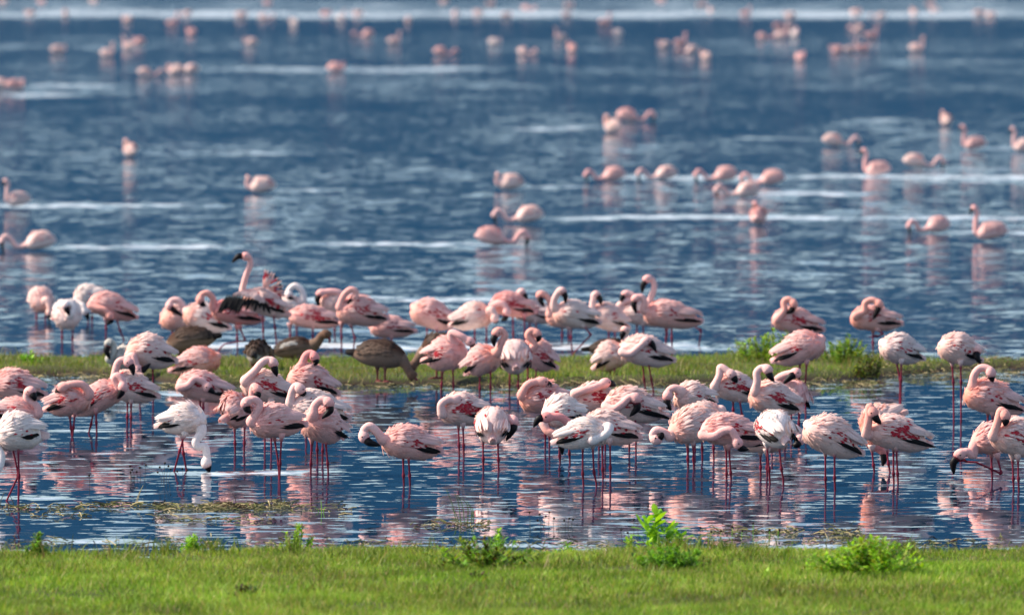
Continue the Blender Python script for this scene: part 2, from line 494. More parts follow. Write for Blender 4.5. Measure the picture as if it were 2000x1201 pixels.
def tufts(name, label, spots, seed, hb, cols):
    """scattered taller tufts and dry stems among the short grass"""
    rng = np.random.default_rng(seed)
    X, Y, H = [], [], []
    for (x, y, r, n, h) in spots:
        X.append(rng.normal(x, r, n)); Y.append(rng.normal(y, r * 1.6, n)); H.append(h * rng.uniform(.4, 1.1, n))
    X, Y, H = np.concatenate(X), np.concatenate(Y), np.concatenate(H)
    Z = ground_z(X, Y); k = Z > -.02
    X, Y, Z, H = X[k], Y[k], Z[k], H[k]; n = len(X)
    c = PAL[rng.choice(cols, n)] * rng.uniform(.6, 1.3, (n, 1))
    V, T, C = blades(n, X, Y, Z - .004, H, rng.uniform(.002, .004, n), rng.uniform(.2, 1.0, n), c)
    tag(fast_mesh(name, V, T, M_GRASS, C), label, 'grass', kind='stuff')
rt = np.random.default_rng(21)
sp = [(x, shore(np.array([x]))[0] - abs(rt.normal(.1, .35)), rt.uniform(.02, .10), int(rt.uniform(20, 90)), rt.uniform(.06, .13)) for x in rt.uniform(-3.4, 3.4, 90)]
sp += [(rt.uniform(-3.3, 3.3), rt.uniform(56.5, 61.8), rt.uniform(.03, .15), int(rt.uniform(20, 90)), rt.uniform(.05, .09)) for _ in range(120)]
tufts('bank_tufts', 'uneven taller tufts and dry stems scattered through the near bank grass', sp, 31, .1, [0, 1, 2, 3, 3, 4, 5])
sp = [(x, near_edge(np.array([x]))[0] + rt.uniform(-.1, 4.0), rt.uniform(.04, .15), int(rt.uniform(15, 60)), rt.uniform(.05, .11)) for x in rt.uniform(-5, 5, 130)]
tufts('sandbar_tufts', 'uneven olive tufts scattered over the sandbar', sp, 32, .1, [0, 2, 3, 4, 4, 5])
# ------------------------------------------------------------------ flamingos
TINT = {k: np.array(lin(v)) for k, v in dict(
    W=(.96, .89, .86), P=(.96, .81, .77), K=(.95, .71, .68), D=(.93, .60, .58), O=(.95, .60, .50), G=(.72, .70, .66),
    crimson=(.74, .06, .17), black=(.06, .05, .06), leg=(.53, .17, .25), bill=(.07, .045, .06), red=(.62, .13, .22), cream=(.80, .63, .52)).items()}  # cream: belly plumage, darkened to carry the warm shade underneath
def mix(a, b, t):
    return a * (1 - t) + b * t

S_PROF = np.array([0, .03, .09, .18, .30, .42, .55, .68, .80, .90, .96, 1.0])
R_PROF = np.array([.02, .20, .33, .44, .50, .515, .505, .455, .35, .205, .105, .02])
W_PROF = np.array([.02, .20, .33, .43, .47, .48, .46, .39, .28, .17, .10, .02])

class Trunk:
    """egg-shaped body along an axis from breast B to tail T"""
    def __init__(self, Bp, Tp, H, arch=0.12):
        self.B, self.T, self.H = Bp, Tp, H
        a = unit(Tp - Bp)
        up = np.array([0., 0., 1.]); up = unit(up - a * np.dot(up, a))
        self.a, self.up, self.side = a, up, np.cross(a, up)
        self.arch = arch
    def axis(self, s):
        s = np.asarray(s, float)
        return self.B + (self.T - self.B) * s[..., None] + self.up * (self.arch * self.H * np.sin(np.pi * np.clip(s, 0, 1)))[..., None]
    def surf(self, s, phi, k=1.0):
        r = np.interp(s, S_PROF, R_PROF) * self.H * k
        w = np.interp(s, S_PROF, W_PROF) * self.H * k
        c = np.cos(phi)
        c = np.where(c < 0, c * 0.92, c)
        return self.axis(s) + self.up * (r * c)[..., None] + self.side * (w * np.sin(phi))[..., None]
    def frame(self, s, phi):
        e = 0.01
        p = self.surf(s, phi)
        ds = unit(self.surf(np.clip(s + e, 0, 1), phi) - self.surf(np.clip(s - e, 0, 1), phi))
        dp = unit(self.surf(s, phi + e) - self.surf(s, phi - e))
        n = unit(np.cross(dp, ds))
        o = p - self.axis(s)
        n = np.where((n * o).sum(-1, keepdims=True) < 0, -n, n)
        return p, ds, n

def feathers(mb, p, d, nrm, Ln, Wd, lift, col, tipmix=0.15, tipcol=None):
    """leaf-shaped, slightly cupped feathers"""
    n = len(p)
    Ln = np.ones(n) * Ln; Wd = np.ones(n) * Wd; lift = np.ones(n) * lift
    d2 = unit(d * np.cos(lift)[:, None] + nrm * np.sin(lift)[:, None])
    w = unit(np.cross(d2, nrm))
    up = unit(np.cross(w, d2))
    L1 = Ln[:, None]; W1 = Wd[:, None] * 0.5
    V = np.stack([p - nrm * 0.003,
                  p + d2 * L1 * .38 + w * W1 - up * L1 * .01, p + d2 * L1 * .38 + up * L1 * .015, p + d2 * L1 * .38 - w * W1 - up * L1 * .02,
                  p + d2 * L1 * .78 + w * W1 * .85 - up * L1 * .05, p + d2 * L1 * .80 + up * L1 * .01, p + d2 * L1 * .78 - w * W1 * .85 - up * L1 * .05,
                  p + d2 * L1 - up * L1 * .06], 1)
    fl = [(0, 1, 2), (0, 2, 3), (1, 4, 5, 2), (2, 5, 6, 3), (4, 7, 5), (5, 7, 6)]
    f = [tuple(i * 8 + q for q in t) for i in range(n) for t in fl]
    col = np.asarray(col, float)
    if col.ndim == 1: col = np.repeat(col[None], n, 0)
    tc = TINT['W'] if tipcol is None else tipcol
    C = np.repeat(col[:, None], 8, 1)
    C[:, 4:7] = mix(C[:, 4:7], tc, tipmix * .6); C[:, 7] = mix(C[:, 7], tc, tipmix)
    C[:, 0] *= 0.93
    mb.add(V.reshape(-1, 3), f, C.reshape(-1, 3))

def eye_mesh(mb, c, r):
    th = np.linspace(0, np.pi, 5)[1:-1]; ph = np.linspace(0, 2 * np.pi, 6, endpoint=False)
    V = [c + np.array([0, 0, r])] + [c + r * np.array([math.sin(t) * math.cos(q), math.sin(t) * math.sin(q), math.cos(t)]) for t in th for q in ph] + [c - np.array([0, 0, r])]
    f = [(0, 1 + j, 1 + (j + 1) % 6) for j in range(6)]
    for i in range(2):
        f += [(1 + i * 6 + j, 7 + i * 6 + j, 7 + i * 6 + (j + 1) % 6, 1 + i * 6 + (j + 1) % 6) for j in range(6)]
    f += [(19, 13 + (j + 1) % 6, 13 + j) for j in range(6)]
    mb.add(np.array(V), f, np.array([.02, .01, .01]))

def leg_tube(mb, pts, r=0.0064, joint=None, upper=None, col=None):
    """thin leg with a swollen joint; pts world points hip -> foot"""
    P = np.asarray(pts, float)
    seg = np.concatenate([[0], np.cumsum(np.linalg.norm(np.diff(P, axis=0), axis=1))])
    n = 22
    u = np.linspace(0, seg[-1], n)
    if joint is not None:
        ju = joint * seg[-1]
        u = np.sort(np.concatenate([u, [ju - .018, ju - .006, ju + .006, ju + .018]]))
        u = np.clip(u, 0, seg[-1])
    Q = np.stack([np.interp(u, seg, P[:, k]) for k in range(3)], 1)
    rad = np.full(len(u), r)
    if joint is not None:
        rad = rad + 0.0055 * np.exp(-((u - ju) / .014) ** 2)
        rad = np.where(u < ju, rad * .92, rad * .98)
    rad = rad + 0.022 * np.exp(-(u / .035) ** 2)
    V, f, ri = tube(Q, rad, 7)
    c = np.repeat((TINT['leg'] if col is None else col)[None], len(V), 0)
    k = np.exp(-(u / .04) ** 4)[ri][:, None]
    dk = (0.82 + 0.18 * np.sin(u * 23.0))[ri][:, None]
    c = c * dk
    c = mix(c, upper, k)
    mb.add(V, f, c)

def web_foot(mb, p, fwd, col, z0):
    fwd = unit(np.array([fwd[0], fwd[1], 0.0]))
    sd = np.array([-fwd[1], fwd[0], 0])
    q = np.array([p[0], p[1], z0 + 0.006])
    V = [q - fwd * .02, q + fwd * .06 + sd * .04, q + fwd * .075, q + fwd * .06 - sd * .04, q + np.array([0, 0, .02])]
    mb.add(np.array(V), [(0, 1, 4), (1, 2, 4), (2, 3, 4), (3, 0, 4), (3, 2, 1, 0)], col)

def flamingo(label, yf, B, T, H, neck=None, bill=None, legs=None, tint='P', neck_tint=None, crim=.4, fluff=.3, orange=.2, black=1.0,
             nr=.028, z_ground=0.0, seed=0, group='flamingos standing in the shallows', fan=None, name='flamingo', cat='flamingo', bill_col=None, head_r=.036, leg_col=None):
    rng = np.random.default_rng(1000 + seed)
    D = dist(yf) if z_ground == 0 else ground(1000, yf, z_ground)[1]
    ppm = F / D
    def P(q):
        z = q[2] if len(q) > 2 else 0
        return at(q[0], q[1], D - z * 0.01)
    base = TINT[tint] if isinstance(tint, str) else np.asarray(tint)
    base = base * rng.uniform(.96, 1.04)
    nt_ = base if neck_tint is None else mix(TINT['P'], TINT['K'], .6) if neck_tint == 'P' else mix(TINT['K'], TINT['O'], .5) if neck_tint == 'O' else TINT[neck_tint]
    nt_ = mix(nt_, TINT['O'], .25) if neck_tint is None and not (isinstance(tint, str) and tint in ('G', 'W')) else nt_
    Bp, Tp = P(B), P(T)
    h = H / ppm * 1.07
    tr = Trunk(Bp, Tp, h)
    org = np.array([tr.axis(np.array(.45))[0], D, 0.0])
    root = empty(name, org)
    tag(root, label, cat, group)
    body = MB()
    # trunk
    S = np.concatenate([[0, .01, .03, .06], np.linspace(.1, .9, 17), [.94, .97, 1.0]])
    ph = np.linspace(0, 2 * np.pi, 20, endpoint=False)
    SS, PP = np.meshgrid(S, ph, indexing='ij')
    V = tr.surf(SS, PP).reshape(-1, 3)
    k = 20; f = []
    for i in range(len(S) - 1):
        for j in range(k):
            j2 = (j + 1) % k
            f.append((i * k + j, i * k + j2, (i + 1) * k + j2, (i + 1) * k + j))
    f.append(tuple(range(k))); f.append(tuple((len(S) - 1) * k + j for j in range(k)))
    belly = np.clip(-np.cos(PP), 0, 1).reshape(-1, 1)
    front = np.clip(1 - SS / .3, 0, 1).reshape(-1, 1)
    C = mix(base[None] * np.ones((len(V), 1)), TINT['cream'], belly * .4)  # cream belly with the underside's brownish shade painted in
    if tint != 'G':
        C = mix(C, TINT['O'], np.clip(front * orange * 1.4, 0, 1))
    body.add(V, f, C)
    # neck and head: one tube that leaves the breast
    if neck is None:      # folded back along the far side, head laid on the back
        sgn = 1.0
        q0 = tr.axis(np.array(.14)); q1 = tr.surf(np.array(.02), np.array(.9)); q2 = tr.surf(np.array(.14), np.array(1.2), 1.12)
        far = np.array([0, 1.0, 0]) * h * .30
        NP = [q0, tr.axis(np.array(.03)) + far * .6 + tr.up * h * .12, tr.axis(np.array(.16)) + far * 1.35 + tr.up * h * .16,
              tr.axis(np.array(.38)) + far * 1.5 + tr.up * h * .10, tr.axis(np.array(.55)) + far * 1.25 + tr.up * h * .14]
        dr = unit(NP[-1] - NP[-2])
        BL = [NP[-1] + dr * .05, NP[-1] + dr * .095 - tr.up * .02]
    else:
        NP = [tr.axis(np.array(.16)) * .45 + P(neck[0]) * .55] + [P(q) for q in neck]
        BL = [P(q) for q in bill] if bill else None
        if BL is None:
            dr = unit(NP[-1] - NP[-2]); BL = [NP[-1] + dr * .045, NP[-1] + dr * .08 - np.array([0, 0, .03])]
    NP = np.array(NP)
    hd = unit(BL[0] - NP[-1])
    NPx = np.vstack([NP, NP[-1] + hd * head_r * .9])
    nn = 10 + 7 * len(NP)
    Q = catmull(NPx, nn)
    arc = np.concatenate([[0], np.cumsum(np.linalg.norm(np.diff(Q, axis=0), axis=1))])
    tot = arc[-1]
    headc = arc[np.argmin(np.linalg.norm(Q - NP[-1], axis=1))]
    rad = nr * (1 + .55 * np.exp(-(arc / .045) ** 2))
    rad = rad * (1 - .14 * np.clip(arc / tot, 0, 1))
    e = (arc - headc) / np.where(arc < headc, .050, .036)
    rad = np.maximum(rad * np.where(arc > headc, np.sqrt(np.clip(1 - ((arc - headc) / (tot - headc + .004)) ** 2, .12, 1)), 1),
                     head_r * np.sqrt(np.clip(1 - e ** 2, .0, 1)))
    rad = np.maximum(rad, .012)
    V, f, ri = tube(Q, rad, 12)
    u = (arc / tot)[ri][:, None]
    C = mix(mix(base, TINT['O'] if tint not in ('G',) else base, orange * .8)[None] * np.ones((len(V), 1)), nt_, np.clip(u * 2.2, 0, 1))
    face = np.clip((arc - headc + .004) / .03, 0, 1)[ri][:, None]
    if tint != 'G': C = mix(C, TINT['D'] * .85, face * .6)
    body.add(V, f, C)
    # legs
    foot_pts = []
    if legs is None:
        cx = B[0] * .55 + T[0] * .45
        legs = [(cx - 6, cx - 6), (cx + 6, cx + 7)]
    for li, lg in enumerate(legs):
        z = 4.0 if li % 2 else -4.0
        if isinstance(lg, tuple):
            s = np.clip((lg[0] - B[0]) / (T[0] - B[0] + 1e-6), .3, .6) if abs(T[0] - B[0]) > 40 else .42
            yt = tr.surf(np.array(s), np.array(np.pi))
            top = at(lg[0], yf - (yt[2]) * ppm - 8, D - z * .01)
            end = ground(lg[1], yf, z_ground)
            end[1] = D - z * .01
            pts = [top, end]; joint = .68
        else:
            pts = [P((q[0], q[1], z if len(q) < 3 else q[2])) for q in lg]
            joint = None
            sg = np.concatenate([[0], np.cumsum(np.linalg.norm(np.diff(np.array(pts), axis=0), axis=1))])
            joint = sg[1] / sg[-1] if len(pts) > 2 else .68
        lifted = pts[-1][2] > z_ground + 0.05
        if not lifted:
            L0 = np.linalg.norm(pts[-1] - pts[0])
            if z_ground == 0:
                pts = pts + [pts[-1] - np.array([0, 0, .12])]
                joint = joint * L0 / (L0 + .12)
        leg_tube(body, pts, joint=joint, upper=base * .95, col=leg_col)
        if lifted or z_ground > 0:
            web_foot(body, pts[-1], -tr.a, TINT['leg'] * .8, pts[-1][2] - .006)
    bo = body.build('body', M_SKIN, root, origin=org)
    # bill: deep base, bent down, hooked tip
    bm = MB()
    st = NP[-1] + hd * head_r * .45
    BQ = catmull([st, BL[0], BL[1]], 12)
    t = np.linspace(0, 1, 12)
    br = np.interp(t, [0, .2, .5, .8, 1], [.022, .026, .0245, .016, .004])
    V, f, ri = tube(BQ, br, 8)
    bc = TINT['bill'] if bill_col is None else np.array(bill_col)
    C = mix(bc[None] * np.ones((len(V), 1)), TINT['red'], np.clip(1 - t / .25, 0, 1)[ri][:, None] * .8)
    bm.add(V, f, C); bm.build('bill', M_BILL, root, origin=org)
    # eyes
    sdv = unit(np.cross(hd, np.array([0, 0, 1.0]) if abs(hd[2]) < .9 else np.array([0, 1., 0])))
    for sg in (-1, 1):
        em = MB(); eye_mesh(em, NP[-1] + hd * .008 + sdv * sg * head_r * .93 + np.array([0, 0, .006]), .0055)
        em.build('eye', M_BILL, root, origin=org)
    # contour feathers (a bird turned tail-on shows them lying flat)
    flatk = .12 if (T[2] if len(T) > 2 else 0) - (B[2] if len(B) > 2 else 0) > 12 else 1.0
    shrt = .55 if flatk < .5 else 1.0
    hug = lambda s: (.10 if flatk > .5 else .2) * np.clip((s - .25) / .3, 0, 1)
    pm = MB()
    n = 420
    s = rng.uniform(.02, .9, n); phi = rng.uniform(-np.pi, np.pi, n)
    p, d, nrm = tr.frame(s, phi)
    c = base[None] * rng.uniform(.88, 1.10, (n, 1))
    if tint != 'G':
        c = mix(c, TINT['O'], (np.clip(1 - s / .35, 0, 1) * orange * rng.uniform(.8, 1.8, n)).clip(0, 1)[:, None])
        c = mix(c, TINT['cream'], (np.clip(-np.cos(phi), 0, 1) * .4)[:, None])  # same painted underside shade on the belly feathers
    feathers(pm, p, d, nrm, rng.uniform(.035, .06, n) * shrt, rng.uniform(.008, .014, n), rng.uniform(.0, .08, n) * flatk - hug(s), c)
    n = int((20 + 260 * fluff) * (flatk > .5)) + 4
    s = rng.uniform(.03, .55, n); phi = rng.normal(0, .75, n)
    p, d, nrm = tr.frame(s, phi)
    fcol = mix(base, TINT['O'], orange * .7) if tint != 'G' else base
    feathers(pm, p, d, nrm, rng.uniform(.03, .055, n), rng.uniform(.005, .009, n), rng.uniform(.1, .22 + .42 * fluff, n), fcol * rng.uniform(.9, 1.1, (n, 1)))
    pm.build('plumage', M_FEATHER, root, origin=org)
    # wings: folded, one mesh each: coverts, tertials, crimson patch, black flight feathers
    for sg in (-1, 1):
        wm = MB()
        n = 240
        s = rng.uniform(.14, .74, n); ph_ = rng.uniform(.25, 1.75, n)
        o = np.argsort(-s); s, ph_ = s[o], ph_[o]
        p, d, nrm = tr.frame(s, sg * ph_)
        c = base[None] * rng.uniform(.9, 1.08, (n, 1))
        c = mix(c, TINT['W'], rng.uniform(0, .4, n)[:, None])
        low = np.exp(-((ph_ - (1.65 - .55 * s)) / .25) ** 2) * np.exp(-((s - .46) / .2) ** 2)
        pick = rng.random(n) < low * crim * 2.0
        pick |= rng.random(n) < crim * .02
        c[pick] = TINT['crimson'] * rng.uniform(.8, 1.2, (pick.sum(), 1))
        feathers(wm, p + nrm * np.where(pick, .009, .004)[:, None], d, nrm, np.where(pick, rng.uniform(.025, .04, n), rng.uniform(.05, .085, n) * shrt), rng.uniform(.009, .016, n), rng.uniform(.0, .07, n) * flatk - hug(s), c, .15)
        # long tertials sweeping to the tail
        n = 16
        s = np.linspace(.48, .74, n); ph_ = np.linspace(1.25, .3, n) + rng.normal(0, .08, n)
        p, d, nrm = tr.frame(s, sg * ph_)
        Ln = np.linalg.norm(Tp - Bp)
        c = mix(base, TINT['W'], .25)[None] * rng.uniform(.88, 1.08, (n, 1))
        feathers(wm, p + nrm * .008, unit(d + .25 * tr.a), nrm, np.clip((1.03 - s) * max(Ln, .22), .05, .16), rng.uniform(.02, .028, n), rng.uniform(-.02, .1, n), c, .3)
        wo = wm.build('wing', M_FEATHER, root, origin=org)
        if black > 0:
            km = MB(); n = 9
            s = np.linspace(.46, .76, n); ph_ = 1.85 - .35 * np.linspace(0, 1, n) + rng.normal(0, .04, n)
            p, d, nrm = tr.frame(s, sg * ph_)
            feathers(km, p + nrm * .006, unit(d + .5 * tr.a), nrm, np.clip((1.0 - s) * max(Ln, .2), .06, .15) * black, .017, 0.0, TINT['black'], 0.0)
            km.build('flight_feathers', M_FEATHER, wo, origin=org)
    # tail
    tm = MB(); n = 9
    s = np.full(n, .86); ph_ = np.linspace(-1.6, 1.6, n)
    p, d, nrm = tr.frame(s, ph_)
    feathers(tm, p * .6 + tr.axis(s) * .4, unit(tr.a + .18 * d), nrm, .085, .024, rng.uniform(0, .12, n), mix(base, TINT['K'], .5)[None] * rng.uniform(.9, 1.1, (n, 1)), .2)
    tm.build('tail', M_FEATHER, root, origin=org)
    if fan:
        for w in fan:
            fm = MB(); fm2 = MB()
            sh = P(w['root'])
            tips = catmull([P(q) for q in w['tips']], w['n'])
            rts = catmull([P(q) for q in w['base']], w['n'])
            for i in range(w['n']):
                dd = tips[i] - rts[i]; ll = np.linalg.norm(dd)
                nv = unit(np.cross(dd, np.array([0.3, 1., .2])))
                nv = unit(np.cross(unit(dd), nv))
                feathers(fm2, rts[i][None], unit(dd)[None], nv[None], ll * rng.uniform(.78, 1.12), w.get('wid', .03) * rng.uniform(.7, 1.0), rng.uniform(-.05, .05), TINT['black'] * rng.uniform(.7, 1.8), 0)
                mid = rts[i]
                cc = base * rng.uniform(.9, 1.05)
                dd2 = mid + unit(dd) * ll * .45 - sh
                for kk in np.linspace(0.05, w.get('kmax', .75), 6):
                    q = sh + (mid - sh) * kk + rng.normal(0, .004, 3) - np.array([0, .012, 0])
                    cr_ = w.get('crim', (.3, .6))
                    col = TINT['crimson'] if cr_[0] < kk < cr_[1] and rng.random() < w.get('cp', .6) else cc
                    feathers(fm, q[None], unit(dd2)[None], nv[None], .07, .034, .06, col, .2)
            wo = fm.build('wing', M_FEATHER, root, origin=org)
            fm2.build('flight_feathers', M_FEATHER, wo, origin=org)
    return root
